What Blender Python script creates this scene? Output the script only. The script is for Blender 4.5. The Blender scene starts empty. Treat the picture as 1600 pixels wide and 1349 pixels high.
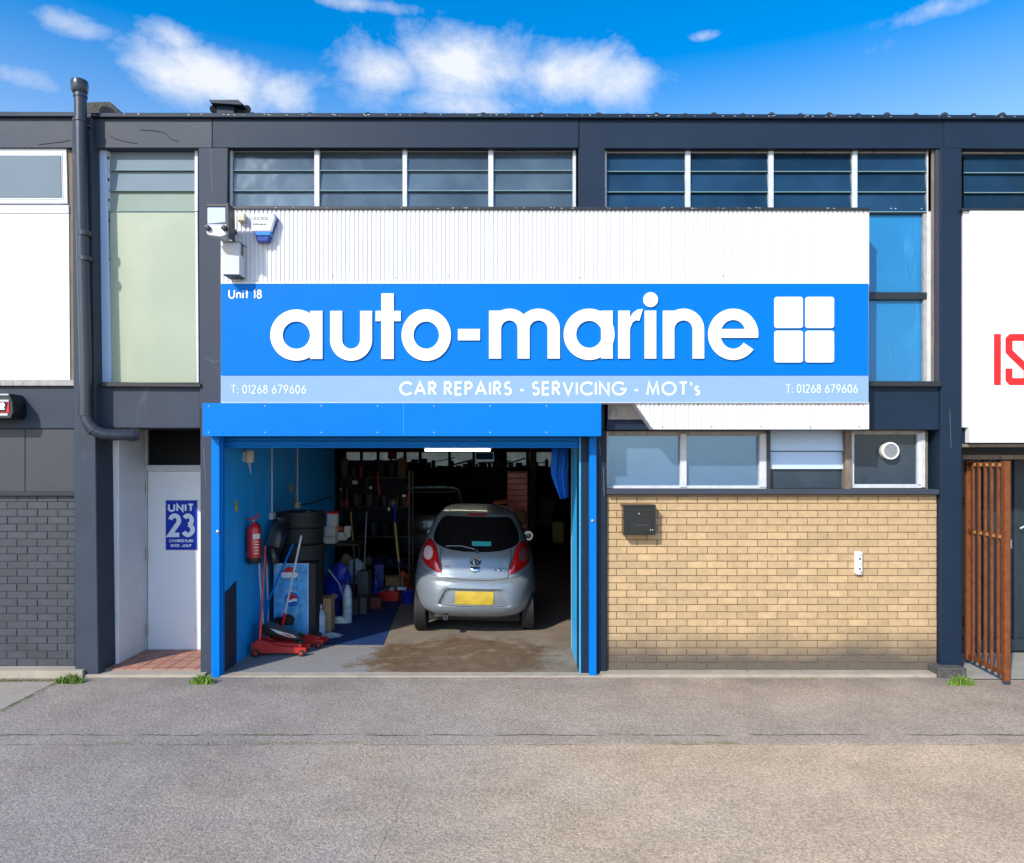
import bpy, bmesh, math, random
from mathutils import Vector, Matrix
random.seed(7)
R = math.radians
SC = bpy.context.scene
COL = SC.collection

# ------------------------------------------------------------------ camera, sky, sun, exposure
CAMH, DIST, FPX, VX, VY = 2.39, 8.2, 1148.0, 800.0, 720.0   # eye height, distance to the facade, focal length in photo pixels
cam_d = bpy.data.cameras.new('camera'); cam = bpy.data.objects.new('camera', cam_d); COL.objects.link(cam)
cam.location = (0, -DIST, CAMH); cam.rotation_euler = (R(90), 0, 0)
cam_d.sensor_width = 36; cam_d.lens = 36 * FPX / 1600
cam_d.shift_x = 0.0; cam_d.shift_y = (VY - 674.5) / 1600
cam_d.clip_start = 0.05; cam_d.clip_end = 2000
SC.camera = cam

SUN_AZ, SUN_EL = 35.0, 35.0            # the sun stands behind the camera's left shoulder
world = bpy.data.worlds.new('World'); SC.world = world; world.use_nodes = True
nt = world.node_tree; N = nt.nodes; L = nt.links
bg = N['Background']; bg.inputs['Strength'].default_value = 0.15
sky = N.new('ShaderNodeTexSky'); sky.sky_type = 'NISHITA'; sky.sun_disc = False
sky.sun_elevation = R(SUN_EL); sky.sun_rotation = R(180 + SUN_AZ)
sky.air_density = 1.0; sky.dust_density = 0.6; sky.ozone_density = 3.0
hs = N.new('ShaderNodeHueSaturation'); hs.inputs['Saturation'].default_value = 1.36; hs.inputs['Value'].default_value = 1.42
L.new(sky.outputs[0], hs.inputs['Color'])
tc = N.new('ShaderNodeTexCoord')
def vmath(op, a, b=None):
    n = N.new('ShaderNodeVectorMath'); n.operation = op
    for i, v in enumerate((a, b)):
        if v is None: continue
        if hasattr(v, 'is_output'): L.new(v, n.inputs[i])
        else: n.inputs[i].default_value = v
    return n
def fmath(op, a, b=None, clamp=False):
    n = N.new('ShaderNodeMath'); n.operation = op; n.use_clamp = clamp
    for i, v in enumerate((a, b)):
        if v is None: continue
        if hasattr(v, 'is_output'): L.new(v, n.inputs[i])
        else: n.inputs[i].default_value = v
    return n.outputs[0]
# cloud layer: where the view ray meets a flat layer overhead
sep = N.new('ShaderNodeSeparateXYZ'); L.new(tc.outputs['Generated'], sep.inputs[0])
zc = fmath('MAXIMUM', sep.outputs['Z'], 0.04)
cx = fmath('DIVIDE', sep.outputs['X'], zc); cy = fmath('DIVIDE', sep.outputs['Y'], zc)
comb = N.new('ShaderNodeCombineXYZ'); L.new(cx, comb.inputs[0]); L.new(cy, comb.inputs[1])
lay = comb.outputs[0]
squash = vmath('MULTIPLY', lay, (1.0, 0.5, 1.0)).outputs[0]
nz1 = N.new('ShaderNodeTexNoise'); nz1.inputs['Scale'].default_value = 7.5; nz1.inputs['Detail'].default_value = 10; nz1.inputs['Roughness'].default_value = 0.68; nz1.inputs['Distortion'].default_value = 0.25
L.new(vmath('MULTIPLY', tc.outputs['Generated'], (.8, .8, 1.15)).outputs[0], nz1.inputs['Vector'])
nz2 = N.new('ShaderNodeTexNoise'); nz2.inputs['Scale'].default_value = 0.55; nz2.inputs['Detail'].default_value = 3
L.new(vmath('ADD', squash, (3.7, 9.1, 0)).outputs[0], nz2.inputs['Vector'])
def lay_xy(px, py):
    v = Vector(((px - VX) / FPX, 1, (VY - py) / FPX)).normalized()
    return (v.x, v.z)
acc = None
for (px, py, rx, ry, k) in [(275, 60, 60, 36, .8), (320, 118, 120, 55, 1.05), (430, 150, 70, 42, .75), (215, 100, 50, 30, .6), (610, 115, 75, 50, .9), (730, 110, 150, 62, .95), (880, 120, 140, 52, .95), (700, 160, 200, 40, .7),
                            (110, 38, 80, 24, .62), (30, 122, 95, 28, .66), (1098, 57, 40, 14, .72), (1470, 12, 120, 26, .55), (560, 6, 120, 14, .5), (1390, 72, 60, 20, .3), (960, 125, 90, 48, .9)]:
    cxx, cyy = lay_xy(px, py)
    x2, _ = lay_xy(px + rx, py); _, y2 = lay_xy(px, py - ry); _, y3 = lay_xy(px, py + ry)
    hx, hy = abs(x2 - cxx), abs(y3 - y2) / 2
    d_ = vmath('SUBTRACT', tc.outputs['Generated'], (cxx, 0, cyy)).outputs[0]
    d_ = vmath('MULTIPLY', d_, (1 / hx, 0, 1 / hy)).outputs[0]
    ln = N.new('ShaderNodeVectorMath'); ln.operation = 'LENGTH'; L.new(d_, ln.inputs[0])
    g = fmath('MULTIPLY', fmath('POWER', 2.718, fmath('MULTIPLY', fmath('MULTIPLY', ln.outputs['Value'], ln.outputs['Value']), -0.9)), k)
    g = fmath('MULTIPLY', g, fmath('GREATER_THAN', sep.outputs['Y'], 0.3))
    acc = g if acc is None else fmath('MAXIMUM', acc, g)
# the rest of the sky carries scattered clouds of the same kind (behind and beside the camera)
ybehind = fmath('MULTIPLY', fmath('SUBTRACT', 1.3, cy), 1.0, True)
rest = fmath('MULTIPLY', fmath('MULTIPLY', fmath('SUBTRACT', nz2.outputs['Fac'], 0.47), 4.0, True), ybehind)
acc = fmath('MAXIMUM', acc, rest)
# paler towards the horizon, deeper overhead
sr = N.new('ShaderNodeMapRange'); sr.interpolation_type = 'SMOOTHSTEP'; sr.inputs[1].default_value = .28; sr.inputs[2].default_value = .68; sr.inputs[3].default_value = 1.05; sr.inputs[4].default_value = 1.88; L.new(sep.outputs['Z'], sr.inputs[0]); L.new(sr.outputs[0], hs.inputs['Saturation'])
m_ = fmath('ADD', acc, fmath('MULTIPLY', fmath('SUBTRACT', nz1.outputs['Fac'], 0.5), 1.75))
m_ = fmath('MULTIPLY', fmath('SUBTRACT', m_, 0.30), 1.6, True)
m_ = fmath('MULTIPLY', fmath('POWER', m_, 1.15), fmath('MULTIPLY', fmath('SUBTRACT', sep.outputs['Z'], 0.02), 8.0, True))
m_ = fmath('MULTIPLY', m_, 0.93)
mixc = N.new('ShaderNodeMix'); mixc.data_type = 'RGBA'
L.new(m_, mixc.inputs[0]); L.new(hs.outputs[0], mixc.inputs[6])
mixc.inputs[7].default_value = (5.2, 5.35, 5.6, 1)
L.new(mixc.outputs[2], bg.inputs['Color'])

sun_d = bpy.data.lights.new('sun', 'SUN'); sun_d.energy = 3.6; sun_d.angle = R(1.2); sun_d.color = (1.0, 0.94, 0.84)
sun = bpy.data.objects.new('sun', sun_d); COL.objects.link(sun)
ldir = Vector((math.sin(R(SUN_AZ)) * math.cos(R(SUN_EL)), math.cos(R(SUN_AZ)) * math.cos(R(SUN_EL)), -math.sin(R(SUN_EL))))
sun.rotation_euler = ldir.to_track_quat('-Z', 'Y').to_euler(); sun.location = (-8, -12, 10)

SC.view_settings.view_transform = 'Standard'; SC.view_settings.look = 'None'
SC.view_settings.exposure = 0.30; SC.view_settings.gamma = 1.0; SC.view_settings.use_curve_mapping = False
SC.cycles.max_bounces = 8; SC.cycles.diffuse_bounces = 4; SC.cycles.glossy_bounces = 4; SC.cycles.transmission_bounces = 6; SC.cycles.transparent_max_bounces = 12
SC.cycles.caustics_reflective = False; SC.cycles.caustics_refractive = False

# ------------------------------------------------------------------ helpers
def P(px, py, d=0.0):
    """point of the place seen at photo pixel (px, py), d metres behind the facade plane"""
    t = DIST + d
    return Vector(((px - VX) / FPX * t, d, CAMH - (py - VY) / FPX * t))
def F(px, py, z=0.0):
    """point on the ground (height z) seen at a pixel"""
    t = (CAMH - z) * FPX / (py - VY)
    return Vector(((px - VX) / FPX * t, t - DIST, z))
def s2l(v):
    v /= 255.0
    return v / 12.92 if v <= 0.04045 else ((v + 0.055) / 1.055) ** 2.4
def C(r, g, b): return (s2l(r), s2l(g), s2l(b), 1)

MATS = {}
def mat(name, col, rough=0.6, metal=0.0, var=0.0, vscale=4.0, bump=0.0, bscale=60.0, spec=0.5, coat=0.0, emit=0.0, rand=0.0,
        stain=None, trans=0.0, alpha=1.0, speck=0.0, spscale=200.0, stretch=None):
    """procedural material: base colour, slow colour variation, per-object variation, fine speckle and bump"""
    m = bpy.data.materials.new(name); m.use_nodes = True; MATS[name] = m
    n = m.node_tree.nodes; l = m.node_tree.links; b = n['Principled BSDF']
    b.inputs['Roughness'].default_value = rough; b.inputs['Metallic'].default_value = metal
    b.inputs['Specular IOR Level'].default_value = spec; b.inputs['Coat Weight'].default_value = coat
    b.inputs['Transmission Weight'].default_value = trans; b.inputs['Alpha'].default_value = alpha
    b.inputs['Base Color'].default_value = col
    geo = n.new('ShaderNodeNewGeometry'); vec = geo.outputs['Position']
    if stretch:
        mp = n.new('ShaderNodeVectorMath'); mp.operation = 'MULTIPLY'; mp.inputs[1].default_value = stretch; l.new(vec, mp.inputs[0]); vec = mp.outputs[0]
    cur = None
    def mulcol(curr, fac_socket, lo, hi):
        mr = n.new('ShaderNodeMapRange'); mr.inputs[1].default_value = 0.25; mr.inputs[2].default_value = 0.75
        mr.inputs[3].default_value = lo; mr.inputs[4].default_value = hi; l.new(fac_socket, mr.inputs[0])
        mx = n.new('ShaderNodeVectorMath'); mx.operation = 'MULTIPLY'
        if curr is None: mx.inputs[0].default_value = col[:3]
        else: l.new(curr, mx.inputs[0])
        l.new(mr.outputs[0], mx.inputs[1]); return mx.outputs[0]
    if var:
        t = n.new('ShaderNodeTexNoise'); t.inputs['Scale'].default_value = vscale; t.inputs['Detail'].default_value = 6; t.inputs['Roughness'].default_value = 0.6
        l.new(vec, t.inputs['Vector']); cur = mulcol(cur, t.outputs['Fac'], 1 - var, 1 + var)
        mr = n.new('ShaderNodeMapRange'); mr.inputs[3].default_value = max(0, rough - .1); mr.inputs[4].default_value = min(1, rough + .12)
        l.new(t.outputs['Fac'], mr.inputs[0]); l.new(mr.outputs[0], b.inputs['Roughness'])
    if speck:
        t = n.new('ShaderNodeTexNoise'); t.inputs['Scale'].default_value = spscale; t.inputs['Detail'].default_value = 3
        l.new(vec, t.inputs['Vector']); cur = mulcol(cur, t.outputs['Fac'], 1 - speck, 1 + speck)
    if rand:
        oi = n.new('ShaderNodeObjectInfo')
        mr = n.new('ShaderNodeMapRange'); mr.inputs[3].default_value = 0.25; mr.inputs[4].default_value = 0.75; l.new(oi.outputs['Random'], mr.inputs[0])
        cur = mulcol(cur, mr.outputs[0], 1 - rand, 1 + rand)
    if stain:      # (colour, noise scale, threshold, softness, (x,y,z) stretch)
        sc_, nsc, th, soft, st = stain
        mp = n.new('ShaderNodeVectorMath'); mp.operation = 'MULTIPLY'; mp.inputs[1].default_value = st; l.new(geo.outputs['Position'], mp.inputs[0])
        t = n.new('ShaderNodeTexNoise'); t.inputs['Scale'].default_value = nsc; t.inputs['Detail'].default_value = 8; t.inputs['Roughness'].default_value = 0.65
        l.new(mp.outputs[0], t.inputs['Vector'])
        mr = n.new('ShaderNodeMapRange'); mr.inputs[1].default_value = th; mr.inputs[2].default_value = th + soft; l.new(t.outputs['Fac'], mr.inputs[0])
        mx = n.new('ShaderNodeMix'); mx.data_type = 'RGBA'; l.new(mr.outputs[0], mx.inputs[0])
        if cur is None: mx.inputs[6].default_value = col
        else: l.new(cur, mx.inputs[6])
        mx.inputs[7].default_value = sc_; cur = mx.outputs[2]
    if cur is not None: l.new(cur, b.inputs['Base Color'])
    if bump:
        t = n.new('ShaderNodeTexNoise'); t.inputs['Scale'].default_value = bscale; t.inputs['Detail'].default_value = 5
        l.new(vec, t.inputs['Vector'])
        bp = n.new('ShaderNodeBump'); bp.inputs['Strength'].default_value = 1.0; bp.inputs['Distance'].default_value = bump
        l.new(t.outputs['Fac'], bp.inputs['Height']); l.new(bp.outputs[0], b.inputs['Normal'])
    if emit:
        b.inputs['Emission Color'].default_value = col; b.inputs['Emission Strength'].default_value = emit
    return m

class MB:
    """collects shapes, then links them as ONE mesh object"""
    def __init__(s): s.v = []; s.f = []; s.mi = []; s.cur = 0
    def add(s, vs, fs):
        o = len(s.v); s.v += [tuple(v) for v in vs]; s.f += [tuple(i + o for i in f) for f in fs]; s.mi += [s.cur] * len(fs); return s
    def box(s, c, size, rot=None):
        x, y, z = (q / 2 for q in size)
        vs = [Vector(p) for p in ((-x,-y,-z),(x,-y,-z),(x,y,-z),(-x,y,-z),(-x,-y,z),(x,-y,z),(x,y,z),(-x,y,z))]
        if rot is not None: vs = [rot @ v for v in vs]
        return s.add([v + Vector(c) for v in vs], [(0,3,2,1),(4,5,6,7),(0,1,5,4),(1,2,6,5),(2,3,7,6),(3,0,4,7)])
    def prism(s, poly, ext):
        """poly: 3D points, ext: extrusion vector"""
        n = len(poly); ext = Vector(ext); poly = [Vector(p) for p in poly]
        nrm = Vector((0, 0, 0))
        for i in range(n): nrm += poly[i].cross(poly[(i + 1) % n])
        if nrm.dot(ext) > 0: poly = poly[::-1]
        vs = poly + [p + ext for p in poly]
        fs = [tuple(range(n)), tuple(range(2 * n - 1, n - 1, -1))]
        fs += [(i, i + n, (i + 1) % n + n, (i + 1) % n) for i in range(n)]
        return s.add(vs, fs)
    def tube(s, pts, r, n=10, caps=True):
        pts = [Vector(p) for p in pts]; rs = r if isinstance(r, (list, tuple)) else [r] * len(pts)
        up = Vector((0.01, 0.02, 1)); base = len(s.v); prev = None
        for i, p in enumerate(pts):
            t = (pts[min(i + 1, len(pts) - 1)] - pts[max(i - 1, 0)]).normalized()
            if prev is None:
                a = t.cross(up)
                if a.length < 0.05: a = t.cross(Vector((1, 0, 0)))
            else: a = prev - t * prev.dot(t)
            a.normalize(); prev = a; b = t.cross(a)
            for k in range(n):
                an = 2 * math.pi * k / n; s.v.append(tuple(p + (a * math.cos(an) + b * math.sin(an)) * rs[i]))
        for i in range(len(pts) - 1):
            for k in range(n):
                q = base + i * n; s.f.append((q + k, q + (k + 1) % n, q + n + (k + 1) % n, q + n + k)); s.mi.append(s.cur)
        if caps:
            s.f.append(tuple(base + k for k in range(n))[::-1]); s.mi.append(s.cur)
            q = base + (len(pts) - 1) * n; s.f.append(tuple(q + k for k in range(n))); s.mi.append(s.cur)
        return s
    def lathe(s, prof, origin, axis, n=24, closed=False):
        """prof: (radius, height) along axis"""
        ax = Vector(axis).normalized(); a = ax.cross(Vector((0, 0, 1)))
        if a.length < 0.1: a = Vector((1, 0, 0))
        a.normalize(); b = ax.cross(a); o = Vector(origin); base = len(s.v)
        for (r, h) in prof:
            for k in range(n):
                an = 2 * math.pi * k / n; s.v.append(tuple(o + ax * h + (a * math.cos(an) + b * math.sin(an)) * max(r, 1e-4)))
        m = len(prof)
        for i in range(m if closed else m - 1):
            j = (i + 1) % m
            for k in range(n):
                s.f.append((base + i * n + k, base + i * n + (k + 1) % n, base + j * n + (k + 1) % n, base + j * n + k)); s.mi.append(s.cur)
        if not closed:
            s.f.append(tuple(base + k for k in range(n))[::-1]); s.mi.append(s.cur)
            s.f.append(tuple(base + (m - 1) * n + k for k in range(n))); s.mi.append(s.cur)
        return s
    def build(s, name, mats, parent=None, smooth=False, bevel=0.0, segs=1, fix=True, angle=40):
        me = bpy.data.meshes.new(name); me.from_pydata(s.v, [], s.f)
        for m in (mats if isinstance(mats, (list, tuple)) else [mats]): me.materials.append(MATS[m] if isinstance(m, str) else m)
        for p, k in zip(me.polygons, s.mi): p.material_index = k
        if bevel or fix:
            bm = bmesh.new(); bm.from_mesh(me)
            if fix: bmesh.ops.recalc_face_normals(bm, faces=bm.faces)
            if bevel:
                ed = [e for e in bm.edges if len(e.link_faces) == 2 and e.calc_face_angle(0) > R(30)]
                bmesh.ops.bevel(bm, geom=ed, offset=bevel, segments=segs, affect='EDGES', profile=0.5, clamp_overlap=True)
            bm.to_mesh(me); bm.free()
        if smooth:
            me.polygons.foreach_set('use_smooth', [True] * len(me.polygons)); me.set_sharp_from_angle(angle=R(angle))
        me.update(); o = bpy.data.objects.new(name, me); COL.objects.link(o)
        if parent is not None: attach(o, parent)
        return o
def world_of(o):
    m = Matrix.LocRotScale(o.location, o.rotation_euler, o.scale)
    if o.parent is not None: m = world_of(o.parent) @ o.matrix_parent_inverse @ m
    return m
def attach(o, parent):
    o.parent = parent; o.matrix_parent_inverse = world_of(parent).inverted()
def tag(o, label=None, cat=None, group=None, kind=None):
    if label: o['label'] = label
    if cat: o['category'] = cat
    if group: o['group'] = group
    if kind: o['kind'] = kind
    return o
def thing(name, label, cat, loc, group=None):
    o = bpy.data.objects.new(name, None); o.empty_display_size = 0.1; COL.objects.link(o); o.location = loc
    return tag(o, label, cat, group)
def slab(name, poly, d0, d1, m, parent=None, bevel=0.003):
    """polygon of photo pixels standing at depth d0, solid back to depth d1. 4 numbers = rectangle x0,y0,x1,y1"""
    if not isinstance(poly[0], (tuple, list)): x0, y0, x1, y1 = poly; poly = [(x0, y0), (x1, y0), (x1, y1), (x0, y1)]
    b = MB(); b.prism([P(x, y, d0) for x, y in poly], (0, d1 - d0, 0))
    return b.build(name, m, parent, bevel=bevel)
def slabs(name, polys, d0, d1, m, parent=None, bevel=0.0):
    b = MB()
    for poly in polys:
        if not isinstance(poly[0], (tuple, list)): x0, y0, x1, y1 = poly; poly = [(x0, y0), (x1, y0), (x1, y1), (x0, y1)]
        b.prism([P(x, y, d0) for x, y in poly], (0, d1 - d0, 0))
    return b.build(name, m, parent, bevel=bevel)
def bxo(name, c, size, m, parent=None, bevel=0.004, rot=None, segs=1):
    return MB().box(c, size, rot).build(name, m, parent, bevel=bevel, segs=segs)
def arc(cx, cy, rx, ry, a0, a1, n=14):
    return [(cx + rx * math.cos(R(a0 + (a1 - a0) * i / n)), cy + ry * math.sin(R(a0 + (a1 - a0) * i / n))) for i in range(n + 1)]

# ---- a small geometric sans drawn with strokes: centre lines in a box 0..w by 0..1
GL = {
 'U': (.66, [[(0, 1), (0, .33)] + arc(.33, .33, .33, .33, 180, 360) + [(.66, 1)]]),
 'n': (.46, [[(0, .66), (0, 0)], [(0, .38)] + arc(.23, .42, .23, .24, 180, 0) + [(.46, 0)]]),
 'i': (0, [[(0, .66), (0, 0)], [(0, .86), (0, .98)]]),
 't': (.30, [[(.15, 1), (.15, 0)], [(0, .66), (.30, .66)]]),
 's': (.30, [arc(.15, .50, .14, .15, 40, 250, 8) + arc(.15, .16, .15, .16, 80, -140, 8)]),
 'T': (.56, [[(0, 1), (.56, 1)], [(.28, 1), (.28, 0)]]),
 ':': (0, [[(0, .0), (0, .12)], [(0, .5), (0, .62)]]),
 "'": (0, [[(0, 1.02), (0, .76)]]),
 '-': (.28, [[(0, .36), (.28, .36)]]),
 ' ': (.22, []),
 '0': (.50, [arc(.25, .5, .25, .5, 0, 360, 24)]),
 '1': (.14, [[(-.02, .84), (.14, 1), (.14, 0)]]),
 '2': (.50, [arc(.25, .75, .23, .25, 170, -35, 12) + [(0, 0), (.50, 0)]]),
 '3': (.48, [arc(.23, .76, .21, .24, 150, -80, 10), arc(.23, .27, .25, .27, 85, -155, 12)]),
 '6': (.50, [arc(.25, .29, .25, .29, 0, 360, 20), [(.02, .38), (.36, 1)]]),
 '7': (.50, [[(0, 1), (.50, 1), (.12, 0)]]),
 '8': (.48, [arc(.24, .77, .19, .23, 0, 360, 18), arc(.24, .27, .24, .27, 0, 360, 18)]),
 '9': (.50, [arc(.25, .71, .25, .29, 0, 360, 20), [(.48, .62), (.14, 0)]]),
 'A': (.78, [[(0, 0), (.39, 1), (.78, 0)], [(.13, .33), (.65, .33)]]),
 'B': (.50, [[(0, 0), (0, 1), (.22, 1)] + arc(.22, .76, .24, .24, 90, -90, 8) + [(0, .52)], [(.22, .52)] + arc(.24, .26, .26, .26, 90, -90, 8) + [(0, 0)]]),
 'C': (.82, [arc(.5, .5, .5, .5, 42, 318, 20)]),
 'D': (.68, [[(0, 0), (0, 1), (.2, 1)] + arc(.2, .5, .48, .5, 90, -90, 14) + [(0, 0)]]),
 'E': (.46, [[(.46, 1), (0, 1), (0, 0), (.46, 0)], [(0, .52), (.44, .52)]]),
 'G': (.98, [arc(.5, .5, .5, .5, 45, 355, 22) + [(.60, .46)]]),
 'H': (.62, [[(0, 0), (0, 1)], [(.62, 0), (.62, 1)], [(0, .52), (.62, .52)]]),
 'I': (0, [[(0, 0), (0, 1)]]),
 'J': (.36, [[(.36, 1), (.36, .2)] + arc(.18, .2, .18, .2, 0, -180, 8)]),
 'K': (.56, [[(0, 0), (0, 1)], [(.52, 1), (.03, .46), (.56, 0)]]),
 'L': (.42, [[(0, 1), (0, 0), (.42, 0)]]),
 'M': (.86, [[(0, 0), (.13, 1), (.43, .12), (.73, 1), (.86, 0)]]),
 'N': (.66, [[(0, 0), (0, 1), (.66, 0), (.66, 1)]]),
 'O': (1.0, [arc(.5, .5, .5, .5, 0, 360, 28)]),
 'P': (.46, [[(0, 0), (0, 1), (.22, 1)] + arc(.22, .75, .24, .25, 90, -90, 8) + [(0, .50)]]),
 'R': (.50, [[(0, 0), (0, 1), (.22, 1)] + arc(.22, .76, .24, .24, 90, -90, 8) + [(0, .52)], [(.18, .52), (.50, 0)]]),
 'S': (.46, [arc(.23, .76, .20, .24, 40, 245, 10) + arc(.23, .27, .23, .27, 70, -150, 12)]),
 'X': (.66, [[(0, 0), (.66, 1)], [(0, 1), (.66, 0)]]),
 'Y': (.60, [[(0, 1), (.30, .48), (.60, 1)], [(.30, .48), (.30, 0)]]),
 'V': (.70, [[(0, 1), (.35, 0), (.70, 1)]]),
}
def ribbon(pts, w):
    """mitred strip of width w along 2D pts -> left and right rails"""
    n = len(pts); closed = n > 3 and (Vector(pts[0]) - Vector(pts[-1])).length < 1e-5
    Lr, Rr = [], []
    for i in range(n):
        p = Vector(pts[i])
        a = Vector(pts[i - 1]) if i > 0 else (Vector(pts[-2]) if closed else None)
        c = Vector(pts[i + 1]) if i < n - 1 else (Vector(pts[1]) if closed else None)
        d1 = (p - a).normalized() if a is not None else None
        d2 = (c - p).normalized() if c is not None else None
        if d1 is None: d1 = d2
        if d2 is None: d2 = d1
        t = (d1 + d2)
        t = t.normalized() if t.length > 1e-3 else d1
        nn = Vector((-t.y, t.x)); cs = max(0.45, nn.dot(Vector((-d1.y, d1.x))))
        Lr.append(p + nn * (w / 2 / cs)); Rr.append(p - nn * (w / 2 / cs))
    return Lr, Rr
def text_flat(name, string, x0, y0, x1, y1, d, weight, m, parent=None, track=.17, thick=0.0, sx=None):
    """string between photo pixels x0..x1, capitals from y0 down to y1, on the plane at depth d; weight in cap heights"""
    xs = []; x = 0
    for ch in string:
        w = GL[ch][0]; xs.append(x); x += w + track + (weight if ch != ' ' else 0)
    total = x - track
    ph = (y1 - y0) * (1 - weight); sx = sx or (x1 - x0) / total
    b = MB(); k = 0
    for ch, ox in zip(string, xs):
        for st in GL[ch][1]:
            pp = [(x0 + (ox + weight / 2 + q[0]) * sx, y1 - (y1 - y0) * weight / 2 - q[1] * ph) for q in st]
            wpx = weight * (y1 - y0)
            Lr, Rr = ribbon(pp, wpx); k += 1; dd = d - 0.0004 * (k % 3)
            vs = [P(q.x, q.y, dd) for q in Lr] + [P(q.x, q.y, dd) for q in Rr]; n = len(Lr)
            vs = [v - Vector((0, .0009 * (i % n) / n, 0)) for i, v in enumerate(vs)]
            fs = [(i, i + 1, n + i + 1, n + i) for i in range(n - 1)]
            if thick:
                vs += [v + Vector((0, thick, 0)) for v in vs]; m2 = 2 * n
                fs += [(i, i + m2, i + 1 + m2, i + 1) for i in range(n - 1)] + [(n + i, n + i + 1, n + i + 1 + m2, n + i + m2) for i in range(n - 1)]
                fs += [(0, n, n + m2, m2), (n - 1, n - 1 + m2, 2 * n - 1 + m2, 2 * n - 1)]
            b.add(vs, fs)
    return b.build(name, m, parent, fix=False)

def text(name, string, x0, y0, x1, y1, d, weight, m, parent=None, track=.17):
    """lettering whose characters are parts of their own"""
    xs = []; x = 0
    for ch in string:
        w = GL[ch][0]; xs.append(x); x += w + track + (weight if ch != ' ' else 0)
    total = x - track; sx = (x1 - x0) / total
    for ch, ox in zip(string, xs):
        if ch == ' ': continue
        w = GL[ch][0] + weight
        a = x0 + ox * sx; text_flat('letter' if ch.isalpha() else ('digit' if ch.isdigit() else 'mark'), ch, a, y0, a + (GL[ch][0] + weight) * sx, y1, d, weight, m, parent, track=0.0, sx=sx)

# ------------------------------------------------------------------ materials
mat('grey_render', (.042, .053, .075, 1), .62, var=.16, vscale=2.2, bump=.003, bscale=55, spec=.28, stain=((.13, .13, .14, 1), 3.0, .62, .2, (1, 1, .35)))
mat('grey_beam', (.042, .052, .072, 1), .55, var=.14, vscale=1.6, bump=.0015, bscale=40, spec=.3, stain=((.10, .11, .125, 1), 5.0, .64, .16, (.6, 1, 1)))
mat('sky_tint_grey', (.009, .022, .046, 1), .5, var=.12, vscale=1.5, bump=.0012, bscale=25, spec=.25, stain=((.04, .055, .075, 1), 7.0, .70, .10, (.5, 1, .8)))  # charcoal frame paint with the sky's blue reflection mixed into its colour
mat('dark_panel', (.040, .043, .052, 1), .5, var=.1, bump=.001)
mat('dark_brick', (.047, .052, .063, 1), .55, var=.15, vscale=14, bump=.003, bscale=90, rand=.12)
mat('dark_joint', (.040, .044, .053, 1), .8, bump=.003)
mat('yellow_brick', (.505, .350, .186, 1), .85, var=.14, vscale=11, bump=.003, bscale=120, rand=.11, speck=.14, spscale=160)
mat('yellow_joint', (.27, .19, .115, 1), .95, var=.2, vscale=20, bump=.004)
mat('sign_white', (.78, .78, .78, 1), .38, var=.03, vscale=1.3, spec=.4, stain=((.62, .60, .56, 1), 6.0, .70, .12, (1, 1, .15)))
mat('cladding_white', (.70, .70, .71, 1), .42, var=.05, vscale=2.0, stain=((.50, .48, .45, 1), 9.0, .72, .08, (1, 1, .3)))
mat('letter_white', (.84, .84, .84, 1), .35)
mat('print_pale', (.74, .83, .90, 1), .35)
mat('sign_blue', (.0, .160, .56, 1), .45, var=.03, vscale=1.0, spec=.10)
mat('sign_light_blue', (.245, .39, .66, 1), .4, var=.03, vscale=1.0, spec=.15)
mat('shutter_blue', (.0, .165, .57, 1), .45, var=.05, vscale=2.0, spec=.12, stain=((.02, .16, .45, 1), 6.0, .74, .1, (1, 1, .5)))
mat('wall_blue', (.0, .33, .86, 1), .55, var=.16, vscale=1.7, bump=.001, stain=((.02, .10, .25, 1), 4.0, .62, .2, (1, 1, .4)))
mat('wall_cyan', (.03, .44, .86, 1), .5, var=.1, vscale=2)
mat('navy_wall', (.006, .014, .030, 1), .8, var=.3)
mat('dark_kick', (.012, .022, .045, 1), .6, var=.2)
mat('white_paint', (.80, .81, .83, 1), .5, var=.06, vscale=2.5, bump=.0012, bscale=20, stain=((.50, .50, .50, 1), 5, .62, .2, (1, 1, .5)))
mat('door_paint', (.85, .86, .88, 1), .42, var=.04, vscale=2.0, stain=((.52, .51, .50, 1), 5, .66, .2, (1, 1, .5)))
mat('frame_white', (.58, .60, .62, 1), .5, var=.14, vscale=14, stain=((.30, .27, .24, 1), 18, .66, .06, (1, 1, .5)))
mat('frame_old', (.36, .34, .32, 1), .7, var=.25, vscale=12, stain=((.14, .11, .08, 1), 16, .58, .12, (1, 1, .3)))
mat('wood_rot', (.20, .155, .115, 1), .9, var=.35, vscale=22, bump=.004, stretch=(1, 1, .2))
mat('upvc', (.80, .81, .82, 1), .25)
mat('black_trim', (.018, .02, .026, 1), .4, var=.2)
mat('roof_sheet', (.035, .038, .042, 1), .85, var=.3, vscale=10, bump=.004)
mat('moss_block', (.085, .08, .075, 1), .95, var=.4, vscale=16, bump=.012, bscale=40)
mat('pipe', (.030, .036, .050, 1), .32, var=.1, spec=.6)
mat('asphalt_near', (.30, .268, .236, 1), .9)
mat('concrete', (.36, .335, .29, 1), .85, var=.14, vscale=4, bump=.003, bscale=70, speck=.10, spscale=110, stain=((.20, .175, .145, 1), 2.6, .56, .16, (1, 1, 1)))
mat('kerb', (.40, .345, .27, 1), .85, var=.16, vscale=5, bump=.004, bscale=60, speck=.1, spscale=120, stain=((.16, .14, .11, 1), 7, .62, .12, (1, 1, 1)))
mat('tile', (.42, .20, .14, 1), .6, var=.14, vscale=7, rand=.14, bump=.0015)
mat('tile_joint', (.28, .22, .18, 1), .9)
mat('mat_blue', (.006, .036, .135, 1), .7, var=.2)
mat('black_rubber', (.013, .013, .014, 1), .62, var=.2, vscale=12, bump=.001)
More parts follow.
